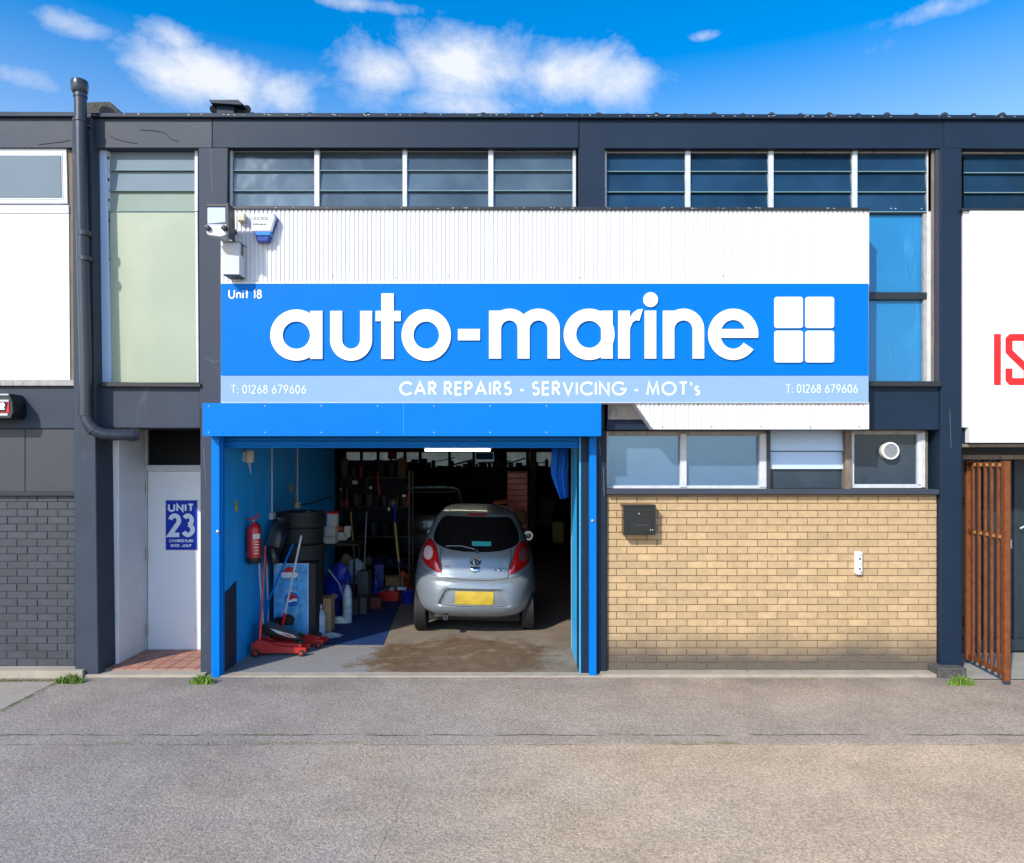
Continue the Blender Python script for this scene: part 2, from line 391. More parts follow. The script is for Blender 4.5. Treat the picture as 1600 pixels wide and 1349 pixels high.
mat('black_plastic', (.010, .011, .013, 1), .28, spec=.6)
mat('matt_black', (.010, .010, .011, 1), .8)
mat('red_paint', (.66, .018, .014, 1), .28, var=.1, spec=.55, coat=.3)
mat('red_dull', (.48, .022, .018, 1), .4, var=.22, vscale=10, stain=((.04, .02, .018, 1), 14, .60, .12, (1, 1, 1)))
mat('orange_red', (.65, .07, .015, 1), .45, var=.2)
mat('steel', (.42, .43, .45, 1), .35, metal=.9, var=.1)
mat('galv', (.46, .49, .53, 1), .42, metal=.35, var=.1, vscale=8)
mat('box_metal', (.52, .54, .58, 1), .45, var=.06, vscale=8)
mat('box_under', (.06, .07, .08, 1), .6)
mat('cream_plastic', (.62, .56, .42, 1), .5, var=.05)
mat('yellow_plastic', (.62, .43, .02, 1), .5, var=.1)
mat('lift_yellow', (.20, .14, .035, 1), .6, var=.25, vscale=6)
mat('wood_handle', (.62, .40, .10, 1), .5, var=.15, vscale=12)
mat('cardboard', (.40, .235, .115, 1), .85, var=.12, vscale=6)
mat('paper_white', (.72, .72, .70, 1), .7, var=.08, vscale=10)
mat('alarm_blue', (.008, .045, .30, 1), .2, spec=.6)
mat('alarm_cyan', (.03, .22, .62, 1), .2, spec=.6)
mat('print_dark', (.02, .05, .10, 1), .5)
mat('print_red', (.60, .02, .02, 1), .4)
mat('is_red', (.66, .010, .010, 1), .35)
mat('unit_blue', (.006, .035, .42, 1), .5, spec=.2)
mat('cloth_blue', (.008, .18, .78, 1), .8, var=.12, vscale=6)
mat('bag_blue', (.008, .03, .38, 1), .3, var=.2, vscale=8)
mat('rust', (.19, .062, .022, 1), .85, spec=.15, var=.35, vscale=14, bump=.0015, bscale=150, stain=((.11, .038, .012, 1), 7, .56, .16, (1, 1, .35)))
mat('rust_bright', (.50, .27, .12, 1), .6, var=.3, vscale=30)
mat('gate_door', (.018, .03, .042, 1), .45, var=.12)
mat('lit_tube', (1.0, .93, .72, 1), .4, emit=6.0)
mat('grass', (.16, .27, .035, 1), .7, rand=.2, var=.35, vscale=30)
mat('moss', (.17, .19, .045, 1), .95, var=.4, vscale=40)
mat('goods_red', (.14, .012, .010, 1), .6)  # goods colours are darker variants, the garage's gloom put into them
mat('goods_grey', (.06, .065, .07, 1), .6)
mat('goods_brown', (.08, .045, .02, 1), .7)
mat('goods_blue', (.010, .02, .08, 1), .6)
mat('goods_pale', (.20, .20, .20, 1), .6)
mat('tool_dark', (.018, .018, .021, 1), .6, rand=.5)
mat('tool_grey', (.07, .075, .08, 1), .5, rand=.4)
mat('clear_plastic', (.45, .55, .65, 1), .25, var=.2, vscale=12)
mat('film_panel', (.33, .38, .27, 1), .3, var=.07, vscale=1.2, spec=.6, stain=((.42, .44, .30, 1), 1.2, .5, .3, (1, 1, .3)))
mat('film_green', (.27, .33, .28, 1), .7, var=.08, vscale=2.2, spec=.08)
mat('film_grey', (.20, .25, .29, 1), .7, var=.08, vscale=2.2, spec=.08)
mat('sky_tint_pane', (.13, .235, .39, 1), .16, metal=.5, var=.06, vscale=1.2, spec=.7)  # reflective panes, the mirrored sky's blue put into the base colour
mat('teal_panel', (.012, .19, .43, 1), .14, var=.10, vscale=2.0, spec=.65, stain=((.05, .30, .55, 1), 2.4, .56, .2, (2.2, 1, .35)))
mat('slat_blue', (.50, .64, .86, 1), .22, var=.04, vscale=3)
mat('blank_black', (.008, .009, .011, 1), .5, spec=.12)
mat('scuffed_sky_tint', (.009, .020, .040, 1), .5, spec=.25, var=.15, bump=.001, stain=((.30, .29, .28, 1), 26, .70, .03, (1, 1, .6)))  # same charcoal with the reflected sky's blue put in, plus pale scuffs
mat('dark_glass', (.035, .055, .078, 1), .08, spec=.35, var=.2)
mat('car_glass', (.004, .005, .007, 1), .04, spec=.9)
mat('silver_car', (.265, .305, .345, 1), .30, metal=.30, coat=.7, var=.05, vscale=3, spec=.6, stain=((.20, .19, .18, 1), 5.0, .60, .25, (1, 1, .6)))
mat('black_car', (.11, .125, .16, 1), .25, coat=.6, spec=.6)
mat('lamp_red', (.52, .008, .008, 1), .12, spec=.8, coat=.6)
mat('lamp_smoke', (.20, .06, .065, 1), .12, spec=.8, coat=.5)
mat('lamp_clear', (.78, .55, .52, 1), .12, spec=.8, coat=.5)
mat('plate_yellow', (.58, .40, .04, 1), .45, var=.25, vscale=7)
mat('plate_yellow_pale', (.60, .45, .10, 1), .5)
mat('chrome', (.55, .57, .60, 1), .15, metal=1.0)
mat('sticker_teal', (.05, .42, .40, 1), .5)
mat('window_light', (.62, .62, .58, 1), .8)
mat('room_dark', (.030, .036, .046, 1), .9)
mat('room_grey', (.10, .12, .15, 1), .9, var=.2, vscale=1)
mat('ceiling', (.22, .19, .15, 1), .9, var=.2)
mat('curtain_pale', (.62, .62, .52, 1), .9)
mat('window_pane_lit', (.50, .46, .38, 1), .9, trans=.7, var=.35, vscale=5)
mat('cooler_print', (.10, .42, .80, 1), .3, var=.45, vscale=9, stain=((.35, .62, .85, 1), 7, .55, .12, (1, 1, .5)))

def ground_mat(m, near=True):
    """worn macadam: broad patches, fine chips, cracks and joints with moss; warmer towards the right"""
    n = m.node_tree.nodes; l = m.node_tree.links; b = n['Principled BSDF']
    geo = n.new('ShaderNodeNewGeometry'); pos = geo.outputs['Position']
    def noise(s, d=5, r=.6, dist=0, off=(0, 0, 0), st=(1, 1, 1)):
        v = n.new('ShaderNodeVectorMath'); v.operation = 'MULTIPLY_ADD'; v.inputs[1].default_value = st; v.inputs[2].default_value = off; l.new(pos, v.inputs[0])
        t = n.new('ShaderNodeTexNoise'); t.inputs['Scale'].default_value = s; t.inputs['Detail'].default_value = d; t.inputs['Roughness'].default_value = r; t.inputs['Distortion'].default_value = dist
        l.new(v.outputs[0], t.inputs['Vector']); return t.outputs['Fac']
    def ramp(f, a, c, lo, hi):
        r = n.new('ShaderNodeMapRange'); r.inputs[1].default_value = a; r.inputs[2].default_value = c; r.inputs[3].default_value = lo; r.inputs[4].default_value = hi; l.new(f, r.inputs[0]); return r.outputs[0]
    def mix(f, a, c, blend='MIX'):
        x = n.new('ShaderNodeMix'); x.data_type = 'RGBA'; x.blend_type = blend
        if hasattr(f, 'is_output'): l.new(f, x.inputs[0])
        else: x.inputs[0].default_value = f
        for i, q in ((6, a), (7, c)):
            if hasattr(q, 'is_output'): l.new(q, x.inputs[i])
            else: x.inputs[i].default_value = q
        return x.outputs[2]
    def mth(op, a, c=None, cl=False):
        x = n.new('ShaderNodeMath'); x.operation = op; x.use_clamp = cl
        for i, q in ((0, a), (1, c)):
            if q is None: continue
            if hasattr(q, 'is_output'): l.new(q, x.inputs[i])
            else: x.inputs[i].default_value = q
        return x.outputs[0]
    sp = n.new('ShaderNodeSeparateXYZ'); l.new(pos, sp.inputs[0]); X, Y = sp.outputs[0], sp.outputs[1]
    warm = (.62, .46, .30, 1); cool = (.355, .30, .255, 1)
    # old surface is warmer towards the right, greyer on the left
    f = mth('ADD', ramp(X, -2.6, 1.0, 0, 1), mth('MULTIPLY', mth('SUBTRACT', noise(.55, 4), .5), 1.5), True)
    f = mth('MULTIPLY', f, ramp(Y, -2.05, -1.95, 1, .35)) if near else f
    col = mix(f, cool, warm)
    col = mix(1, col, (1, 1, 1, 1), 'MULTIPLY')
    dk = ramp(noise(1.15, 7, .68), .36, .70, 1.10, .78)
    cb = n.new('ShaderNodeCombineXYZ'); [l.new(dk, cb.inputs[i]) for i in range(3)]
    col = mix(1, col, cb.outputs[0], 'MULTIPLY')
    # chips: voronoi cells of stone in binder
    vo = n.new('ShaderNodeTexVoronoi'); vo.inputs['Scale'].default_value = 78; vo.inputs['Randomness'].default_value = 1
    l.new(pos, vo.inputs['Vector'])
    sv = n.new('ShaderNodeSeparateColor'); l.new(vo.outputs['Color'], sv.inputs[0])
    chip = ramp(sv.outputs[0], 0, 1, .72, 1.22)
    fine = ramp(noise(150, 4, .7), .3, .7, .70, 1.25)
    mid = ramp(noise(38, 4, .7), .32, .68, .80, 1.18)
    k = mth('MULTIPLY', mth('MULTIPLY', chip, fine), mid)
    cb = n.new('ShaderNodeCombineXYZ'); [l.new(k, cb.inputs[i]) for i in range(3)]
    col = mix(1, col, cb.outputs[0], 'MULTIPLY')
    # pale and dark single stones
    col = mix(ramp(noise(70, 2, .5, 0, (5, 5, 5)), .71, .75, 0, .75), col, (.56, .51, .45, 1))
    col = mix(ramp(noise(60, 2, .5, 0, (15, 2, 5)), .70, .74, 0, .7), col, (.07, .06, .055, 1))
    # two joint lines parallel to the building, one wandering crack
    wob = mth('MULTIPLY', mth('SUBTRACT', noise(3.0, 5), .5), .10)
    yy = mth('ADD', Y, wob)
    def line(c, w, seed, th):
        dd = mth('ABSOLUTE', mth('SUBTRACT', yy, c))
        a = ramp(dd, w * .4, w, 1, 0)
        return mth('MULTIPLY', a, ramp(noise(1.7, 4, .6, 0, (seed, 0, 0)), th, th + .12, 0, 1))
    col = mix(mth('MULTIPLY', line(-1.80, .016, 3, .40), .85), col, (.05, .046, .04, 1))
    col = mix(mth('MULTIPLY', line(-2.02, .012, 11, .45), .65), col, (.07, .062, .055, 1))
    col = mix(mth('MULTIPLY', line(-1.98, .04, 23, .53), .65), col, (.17, .17, .05, 1))
    col = mix(mth('MULTIPLY', line(-1.78, .05, 41, .56), .5), col, (.15, .15, .05, 1))
    cr = mth('ADD', mth('ADD', X, mth('MULTIPLY', Y, -.06)), mth('MULTIPLY', mth('SUBTRACT', noise(1.3, 6, .6), .5), .30))
    a = ramp(mth('ABSOLUTE', mth('SUBTRACT', cr, -.60)), .003, .010, 1, 0)
    a = mth('MULTIPLY', mth('MULTIPLY', a, ramp(Y, -2.03, -2.0, 1, 0)), ramp(noise(2.3, 4, .6, 0, (7, 7, 0)), .38, .5, 0, 1))
    col = mix(mth('MULTIPLY', a, .38), col, (.10, .085, .075, 1))
    # old oil spots and scuffs
    sp1 = ramp(noise(3.1, 6, .6, 0, (31, 8, 0)), .66, .74, 0, .38)
    col = mix(sp1, col, (.16, .145, .13, 1))
    sp2 = ramp(noise(9.0, 4, .6, 0, (3, 18, 0)), .72, .76, 0, .45)
    col = mix(sp2, col, (.11, .10, .09, 1))
    # patchy dark strip before the kerb, stronger towards it
    a = mth('MULTIPLY', ramp(Y, -.75, -.15, 0, 1), ramp(noise(1.1, 5, .6, 0, (2, 9, 0)), .42, .66, 0, .55))
    col = mix(a, col, (.15, .135, .12, 1))
    l.new(col, b.inputs['Base Color']); b.inputs['Roughness'].default_value = .88; b.inputs['Specular IOR Level'].default_value = .3
    h = mth('ADD', mth('MULTIPLY', vo.outputs['Distance'], -.6), mth('MULTIPLY', noise(140, 4, .7), .9))
    h = mth('ADD', h, mth('MULTIPLY', noise(28, 3, .6), 1.1))
    bp = n.new('ShaderNodeBump'); bp.inputs['Strength'].default_value = 1; bp.inputs['Distance'].default_value = .0048
    l.new(h, bp.inputs['Height']); l.new(bp.outputs[0], b.inputs['Normal'])
ground_mat(MATS['asphalt_near'])

def louvre_glass(name, tint, dirt, fac):
    """old louvre glass: partly see-through, a skin of dust and a glossy sky reflection"""
    m = bpy.data.materials.new(name); m.use_nodes = True; MATS[name] = m
    n = m.node_tree.nodes; l = m.node_tree.links; b = n['Principled BSDF']; out = n['Material Output']
    b.inputs['Base Color'].default_value = dirt; b.inputs['Roughness'].default_value = .12; b.inputs['Specular IOR Level'].default_value = .8; b.inputs['Metallic'].default_value = .3  # base colour carries dust and the sky's reflection together
    geo = n.new('ShaderNodeNewGeometry'); t = n.new('ShaderNodeTexNoise'); t.inputs['Scale'].default_value = 1.6; t.inputs['Detail'].default_value = 6
    l.new(geo.outputs['Position'], t.inputs['Vector'])
    r = n.new('ShaderNodeMapRange'); r.inputs[1].default_value = .3; r.inputs[2].default_value = .7; r.inputs[3].default_value = fac - .22; r.inputs[4].default_value = fac + .20; l.new(t.outputs['Fac'], r.inputs[0])
    oi = n.new('ShaderNodeObjectInfo'); hv = n.new('ShaderNodeMapRange'); hv.inputs[3].default_value = .72; hv.inputs[4].default_value = 1.3; l.new(oi.outputs['Random'], hv.inputs[0])
    vm = n.new('ShaderNodeVectorMath'); vm.operation = 'MULTIPLY'; vm.inputs[0].default_value = dirt[:3]; l.new(hv.outputs[0], vm.inputs[1]); l.new(vm.outputs[0], b.inputs['Base Color'])
    t2 = n.new('ShaderNodeTexNoise'); t2.inputs['Scale'].default_value = 2.2; l.new(geo.outputs['Position'], t2.inputs['Vector']); bp = n.new('ShaderNodeBump'); bp.inputs['Distance'].default_value = .03; bp.inputs['Strength'].default_value = .6; l.new(t2.outputs['Fac'], bp.inputs['Height']); l.new(bp.outputs[0], b.inputs['Normal'])
    tr = n.new('ShaderNodeBsdfTransparent'); tr.inputs[0].default_value = tint
    mx = n.new('ShaderNodeMixShader'); l.new(r.outputs[0], mx.inputs[0]); l.new(tr.outputs[0], mx.inputs[1]); l.new(b.outputs[0], mx.inputs[2]); l.new(mx.outputs[0], out.inputs[0])
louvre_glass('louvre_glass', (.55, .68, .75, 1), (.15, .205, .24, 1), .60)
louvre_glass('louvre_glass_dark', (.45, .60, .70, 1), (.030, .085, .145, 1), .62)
mat('glass_edge', (.22, .36, .38, 1), .2, spec=.7)

def wet_concrete(m):
    """garage slab: pale worn concrete with a brown damp patch and broken pale islands"""
    n = m.node_tree.nodes; l = m.node_tree.links; b = n['Principled BSDF']
    geo = n.new('ShaderNodeNewGeometry'); pos = geo.outputs['Position']
    sp = n.new('ShaderNodeSeparateXYZ'); l.new(pos, sp.inputs[0]); X, Y = sp.outputs[0], sp.outputs[1]
    def noise(s, d=6, r=.62, off=(0, 0, 0)):
        v = n.new('ShaderNodeVectorMath'); v.operation = 'ADD'; v.inputs[1].default_value = off; l.new(pos, v.inputs[0])
        t = n.new('ShaderNodeTexNoise'); t.inputs['Scale'].default_value = s; t.inputs['Detail'].default_value = d; t.inputs['Roughness'].default_value = r; l.new(v.outputs[0], t.inputs['Vector']); return t.outputs['Fac']
    def mth(op, a, c=None, cl=False):
        x = n.new('ShaderNodeMath'); x.operation = op; x.use_clamp = cl
        for i, q in ((0, a), (1, c)):
            if q is None: continue
            if hasattr(q, 'is_output'): l.new(q, x.inputs[i])
            else: x.inputs[i].default_value = q
        return x.outputs[0]
    def ramp(f, a, c, lo, hi):
        r = n.new('ShaderNodeMapRange'); r.inputs[1].default_value = a; r.inputs[2].default_value = c; r.inputs[3].default_value = lo; r.inputs[4].default_value = hi; l.new(f, r.inputs[0]); return r.outputs[0]
    def mix(f, a, c):
        x = n.new('ShaderNodeMix'); x.data_type = 'RGBA'
        if hasattr(f, 'is_output'): l.new(f, x.inputs[0])
        else: x.inputs[0].default_value = f
        for i, q in ((6, a), (7, c)):
            if hasattr(q, 'is_output'): l.new(q, x.inputs[i])
            else: x.inputs[i].default_value = q
        return x.outputs[2]
    col = mix(ramp(noise(2.0), .35, .65, 0, 1), (.28, .225, .165, 1), (.19, .15, .11, 1))
    # grey tarmac-like part to the left of x=-1.5
    ed = mth('ADD', X, mth('MULTIPLY', mth('SUBTRACT', noise(2.5), .5), .25))
    col = mix(mth('MULTIPLY', ramp(ed, -1.66, -1.58, 1, 0), ramp(Y, 1.27, 1.30, 1, 0)), col, mix(ramp(noise(60, 3), .35, .65, 0, 1), (.20, .195, .19, 1), (.31, .30, .29, 1)))
    # damp patch
    dx = mth('DIVIDE', mth('ADD', X, .62), 1.22); dy = mth('DIVIDE', mth('SUBTRACT', Y, .72), .98)
    rr = mth('ADD', mth('MULTIPLY', dx, dx), mth('MULTIPLY', dy, dy))
    rr = mth('ADD', mth('POWER', rr, .5), mth('MULTIPLY', mth('SUBTRACT', noise(2.6, 8, .7, (4, 1, 0)), .5), 1.5))
    damp = ramp(rr, .82, 1.06, 1, 0)
    dmpc = mix(ramp(noise(5), .3, .7, 0, 1), (.125, .080, .044, 1), (.215, .145, .085, 1))
    isl = ramp(noise(4.2, 7, .68, (9, 3, 0)), .54, .62, 0, 1)
    damp = mth('MULTIPLY', damp, mth('SUBTRACT', 1.0, mth('MULTIPLY', isl, .7)))
    col = mix(damp, col, dmpc)
    fine = ramp(noise(120, 4), .3, .7, .82, 1.15)
    cb = n.new('ShaderNodeCombineXYZ'); [l.new(fine, cb.inputs[i]) for i in range(3)]
    mm = n.new('ShaderNodeMix'); mm.data_type = 'RGBA'; mm.blend_type = 'MULTIPLY'; mm.inputs[0].default_value = 1; l.new(col, mm.inputs[6]); l.new(cb.outputs[0], mm.inputs[7])
    l.new(mm.outputs[2], b.inputs['Base Color'])
    l.new(mth('SUBTRACT', .85, mth('MULTIPLY', damp, .35)), b.inputs['Roughness'])
    bp = n.new('ShaderNodeBump'); bp.inputs['Distance'].default_value = .002; l.new(noise(60, 5), bp.inputs['Height']); l.new(bp.outputs[0], b.inputs['Normal'])
mat('garage_slab', (.3, .25, .2, 1), .8); wet_concrete(MATS['garage_slab'])
# bricks of the yellow wall: splash dirt and soot from the yard grow on the lowest courses
def base_dirt(m):
    n = m.node_tree.nodes; l = m.node_tree.links; b = n['Principled BSDF']
    src = b.inputs['Base Color'].links[0].from_socket
    geo = n.new('ShaderNodeNewGeometry'); sp = n.new('ShaderNodeSeparateXYZ'); l.new(geo.outputs['Position'], sp.inputs[0])
    t = n.new('ShaderNodeTexNoise'); t.inputs['Scale'].default_value = 2.2; t.inputs['Detail'].default_value = 6; l.new(geo.outputs['Position'], t.inputs['Vector'])
    a = n.new('ShaderNodeMath'); a.operation = 'MULTIPLY_ADD'; l.new(t.outputs['Fac'], a.inputs[0]); a.inputs[1].default_value = -.30; l.new(sp.outputs[2], a.inputs[2])
    r = n.new('ShaderNodeMapRange'); r.inputs[1].default_value = .36; r.inputs[2].default_value = .0; r.inputs[3].default_value = 0; r.inputs[4].default_value = .93; l.new(a.outputs[0], r.inputs[0])
    x = n.new('ShaderNodeMix'); x.data_type = 'RGBA'; l.new(r.outputs[0], x.inputs[0]); l.new(src, x.inputs[6]); x.inputs[7].default_value = (.095, .08, .068, 1)
    l.new(x.outputs[2], b.inputs['Base Color'])
base_dirt(MATS['yellow_brick'])

# ------------------------------------------------------------------ ground
g = MB(); g.add([(-150, -150, 0), (150, -150, 0), (150, 150, 0), (-150, 150, 0)], [(0, 1, 2, 3)])
tag(g.build('ground', 'asphalt_near', fix=False), kind='structure')
def sheet(name, pts, z, m, kind='structure', th=None):
    b = MB()
    if th: b.prism([Vector((p[0], p[1], z)) for p in pts], (0, 0, -th))
    else: b.add([(p[0], p[1], z) for p in pts], [tuple(range(len(pts)))])
    return tag(b.build(name, m, fix=bool(th)), kind=kind)
# worn concrete corner at the left
pa = [F(-60, 1068), F(92, 1064), F(62, 1079), F(30, 1096), F(-60, 1140)]
mat('apron_surface', (.37, .315, .255, 1), .9, var=.10, vscale=3, bump=.004, bscale=70, speck=.28, spscale=90)
sheet('concrete_apron', pa, .004, 'apron_surface')
# kerbs: left of the pillar, threshold of the doorway and garage, ledge under the brick wall
sheet('kerb', [(-7, -.13), (-4.72, -.13), (-4.72, .40), (-7, .40)], .085, 'kerb', th=.10)
sheet('doorstep', [(-4.72, -.10), (-3.40, -.10), (-3.40, .05), (-4.72, .05)], .030, 'kerb', th=.05)
sheet('garage_threshold', [(-3.26, -.09), (.98, -.09), (.98, .055), (-3.26, .055)], .014, 'kerb', th=.03)
sheet('wall_ledge', [(.98, -.10), (4.68, -.10), (4.68, .30), (.98, .30)], .034, 'kerb', th=.06)
sheet('side_yard', [(5.0, -.20), (9.5, -.20), (9.5, .9), (5.0, .9)], .012, 'concrete')
sheet('garage_floor', [(-5.4, .055), (2.6, .055), (2.6, 14.2), (-5.4, 14.2)], .010, 'garage_slab')
sheet('floor_mat_strip', [(-3.18, 1.28), (-1.66, 1.28), (-1.90, 4.6), (-2.6, 8.4), (-3.18, 8.4)], .015, 'mat_blue')
# doorway floor of red quarry tiles, each its own piece
base = MB().box((-4.05, .47, .024), (1.30, .84, .03)); db = tag(base.build('doorway_floor', 'tile_joint'), kind='structure')
tb = {}
for iy in range(6):
    for ix in range(8):
        x0 = -4.68 + ix * .160 + (0.0 if iy % 2 else 0.0); y0 = .055 + iy * .140
        if 'm' not in tb:
            t0 = bxo('tile', (0, 0, 0), (.152, .132, .012), 'tile', db, bevel=.002); tb['m'] = t0.data; o = t0
        else:
            o = bpy.data.objects.new('tile', tb['m']); COL.objects.link(o); attach(o, db)
        o.location = (x0 + .08, y0 + .07, .043 + random.uniform(-.001, .001))
        o.rotation_euler = (random.uniform(-.004, .004), random.uniform(-.004, .004), 0)

# ------------------------------------------------------------------ the terrace of units
bld = thing('workshop_building', 'long two storey workshop terrace with charcoal painted concrete frame', 'building', (0, .1, 0))
# columns
slab('column', [(112, 183), (143, 183), (154, 1066), (117, 1066)], -.08, .28, 'grey_render', bld, .008)
slab('column', [(310, 231), (356, 231), (352, 640), (312, 640)], .0, .38, 'grey_render', bld, .006)
slab('column', [(313, 640), (345, 640), (345, 1062), (313, 1062)], .0, .38, 'grey_render', bld, .006)
slab('column', (904, 231, 945, 672), .0, .36, 'sky_tint_grey', bld, .006)
slab('column', (905, 672, 948, 1062), .02, .34, 'scuffed_sky_tint', bld, .006)
slab('column', (1470, 231, 1503, 1042), .0, .45, 'sky_tint_grey', bld, .006)
# fascia boards above the windows, with the joints one sees
slab('fascia', [(-90, 183), (119, 183), (119, 231), (-90, 231)], .0, .30, 'grey_beam', bld)
slab('fascia', [(142, 184), (331, 184), (331, 231), (142, 231)], .0, .30, 'grey_beam', bld)
slab('fascia', [(332, 184), (904, 184), (904, 231), (332, 231)], -.003, .30, 'sky_tint_grey', bld)
slab('fascia', [(905, 184), (1475, 184), (1475, 232), (905, 232)], .001, .30, 'sky_tint_grey', bld)
slab('fascia', [(1476, 185), (1700, 186), (1700, 233), (1476, 232)], -.004, .30, 'sky_tint_grey', bld)
def crack(pts, d, r_=.0022, par=None, m='black_trim'):
    MB().tube([P(x, y, d) for x, y in pts], r_, 5).build('crack', m, par)
for pts in ([(171, 212), (180, 217), (190, 220), (203, 223), (214, 224)], [(218, 203), (236, 204), (250, 206), (259, 209), (263, 214), (270, 219), (279, 221)], [(332, 186), (331.5, 205), (332, 230)],
            [(60, 226), (78, 224), (96, 222), (110, 219)], [(905.5, 186), (905, 212), (906, 231)], [(1476, 187), (1477, 210), (1482, 226), (1492, 231)]):
    crack(pts, -.004, par=bld)
for pts in ([(330, 232), (329, 262), (332, 300)], [(322, 560), (334, 566), (345, 562)], [(318, 700), (322, 760)], [(937, 690), (938, 712)], [(943, 730), (944, 775)], [(1484, 640), (1486, 700)]):
    crack(pts, .001, .0016, bld, 'frame_old')
b = MB(); rc = random.Random(31)
for k in range(120):
    px = rc.choice((rc.uniform(141, 1600), rc.uniform(345, 1355))); y = 178 + (px / 1600) * 4 if k % 3 else 325; dd = -.046 if k % 3 else -.281
    q = P(px, y + rc.uniform(-.6, 1.4), dd); b.box(q, (rc.uniform(.006, .022), .002, rc.uniform(.003, .007)))
o_ = b.build('paint_chips', 'frame_white', bld); o_['kind'] = 'stuff'
slab('roof_trim', [(-90, 174), (118, 175), (118, 182), (-90, 182)], -.045, .32, 'sky_tint_grey', bld, .006)
slab('roof_trim', [(141, 176), (800, 177), (1700, 180), (1700, 186.5), (800, 184), (141, 183)], -.045, .32, 'scuffed_sky_tint', bld, .006)
# spandrel beams between the storeys
slab('spandrel_beam', (-90, 602, 117, 670), .03, .34, 'grey_render', bld, .006)
slab('spandrel_beam', (150, 603, 313, 669), .03, .34, 'grey_render', bld, .006)
slab('spandrel_beam', (948, 603, 1470, 672), .03, .34, 'sky_tint_grey', bld, .006)
slab('header_beam', (349, 600, 906, 684), .03, .30, 'sky_tint_grey', bld, .004)
slab('window_sill', [(-90, 594), (117, 594), (117, 603), (-90, 603)], -.01, .12, 'frame_old', bld, .004)
slab('window_sill', [(157, 597), (313, 599), (313, 605), (157, 604)], -.03, .12, 'black_trim', bld, .004)
slab('window_sill', (1358, 596, 1471, 604), -.04, .12, 'black_trim', bld, .004)
slab('wall_ledge', (-90, 768, 117, 775), -.01, .1, 'black_trim', bld, .003)
# blank panels and reveals on the left
slab('wall_panel', (-90, 671, 38.6, 770), .04, .07, 'dark_panel', bld, .002)
slab('wall_panel', (39.6, 671, 117, 770), .045, .07, 'dark_panel', bld, .002)
bxo('wall_panel', (-6.1, .10, 1.2), (2.6, .05, 2.6), 'dark_panel', bld)
# structure of the upper floor: floor slab, roof, back wall and rooms that show through the glass
bxo('floor_slab', (1.2, 7.2, 2.93), (16.6, 13.6, .26), 'ceiling', bld)
bxo('roof', (1.2, 7.2, 6.10), (16.6, 13.9, .12), 'roof_sheet', bld)  # unseen slab, added to close the top against daylight
bxo('room_wall', (1.2, 3.2, 4.5), (16.6, .1, 2.9), 'room_grey', bld)
bxo('room_wall', (-7.1, 7.2, 3.0), (.12, 14, 6.1), 'room_dark', bld)
bxo('room_wall', (9.5, 7.2, 3.0), (.12, 14, 6.1), 'room_dark', bld)
bxo('room_wall', (-2.25, 1.7, 4.5), (.1, 3.0, 2.9), 'room_grey', bld)
bxo('curtain', (P(546, 305, .26).x, .26, P(0, 312, .26).z), (.48, .03, .34), 'curtain_pale', bld)
bxo('curtain', (P(1443, 300, .25).x, .25, P(0, 290, .25).z), (.12, .10, .9), 'curtain_pale', bld)
# roof edge: corrugated sheets seen end on
rb = MB()
for px in list(range(8, 112, 22)) + list(range(395, 1660, 45)):
    q = P(px, 181, .22); rr = .045 if px % 2 else .036
    rb.tube([q + Vector((0, -.02, -.012)), q + Vector((0, .5, -.012)), q + Vector((0, 3, .02))], rr, 8)
rb.build('roof_ridges', 'roof_sheet', bld, smooth=True)['kind'] = 'stuff'
slab('roof_block', [(131, 185), (132, 159), (171, 158), (188, 177), (188, 185)], .10, .70, 'moss_block', bld, .015)
# roof outlet with its lid
slab('roof_vent', (338, 159, 366, 182), .06, .35, 'sky_tint_grey', bld, .006)
slab('vent_lid', [(326, 156), (372, 156), (380, 163), (376, 164), (329, 161)], .0, .40, 'sky_tint_grey', bld, .003)
b = MB()
for px, rr in ((334, .045), (374, .05), (386, .045)): b.tube([P(px, 171, .12), P(px, 171, .5)], rr, 10)
b.build('vent_pipe_stub', 'roof_sheet', bld, smooth=True)

# --- louvre windows
def louvre_window(name, x0, x1, ytop, bays, rows, d, glassm, frame_m='frame_white', left=True, right=True):
    """bays: mullion pixel edges; rows: list of blade edges (y)"""
    w = slab('window', (x0, ytop - 6, x1, ytop + 4), d + .01, d + .10, 'frame_old', bld, .002)
    if left: slab('frame', (x0, ytop - 2, x0 + 4, rows[-1] + 1), d - .01, d + .06, frame_m, w, .002)
    if right: slab('frame', (x1 - 5, ytop - 2, x1, rows[-1] + 1), d - .01, d + .06, frame_m, w, .002)
    for i, (a, c) in enumerate(bays):
        if i: slab('mullion', (bays[i - 1][1], ytop + 1, a, rows[-1] + 1), d - .015, d + .05, frame_m, w, .003)
        for j in range(len(rows) - 1):
            y0, y1 = rows[j], rows[j + 1]
            # a glass blade leans outwards at its foot
            A, B = P(a, y0, d + .035), P(c, y0, d + .035); Cc, D = P(c, y1 + 1.5, d + .006), P(a, y1 + 1.5, d + .006)
            th = Vector((0, .006, 0)); o = MB()
            o.prism([A, B, Cc, D], th)
            pane = o.build('glass_pane', glassm[j] if isinstance(glassm, list) else glassm, w, fix=True)
            e = MB(); e.tube([D + Vector((0, -.004, .0)), Cc + Vector((0, -.004, .0))], .0055, 6); e.build('blade_edge', 'glass_edge', w)
            for q in (D, Cc):
                if j < len(rows) - 2 or True:
                    pass
    return w
LG, LD = 'louvre_glass', 'louvre_glass_dark'
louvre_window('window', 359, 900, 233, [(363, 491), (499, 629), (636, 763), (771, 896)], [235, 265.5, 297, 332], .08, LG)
w2 = louvre_window('window', 944, 1455, 235, [(946, 1071), (1079, 1201), (1209, 1332), (1340, 1450)], [237, 267, 299, 330], .08, LD)
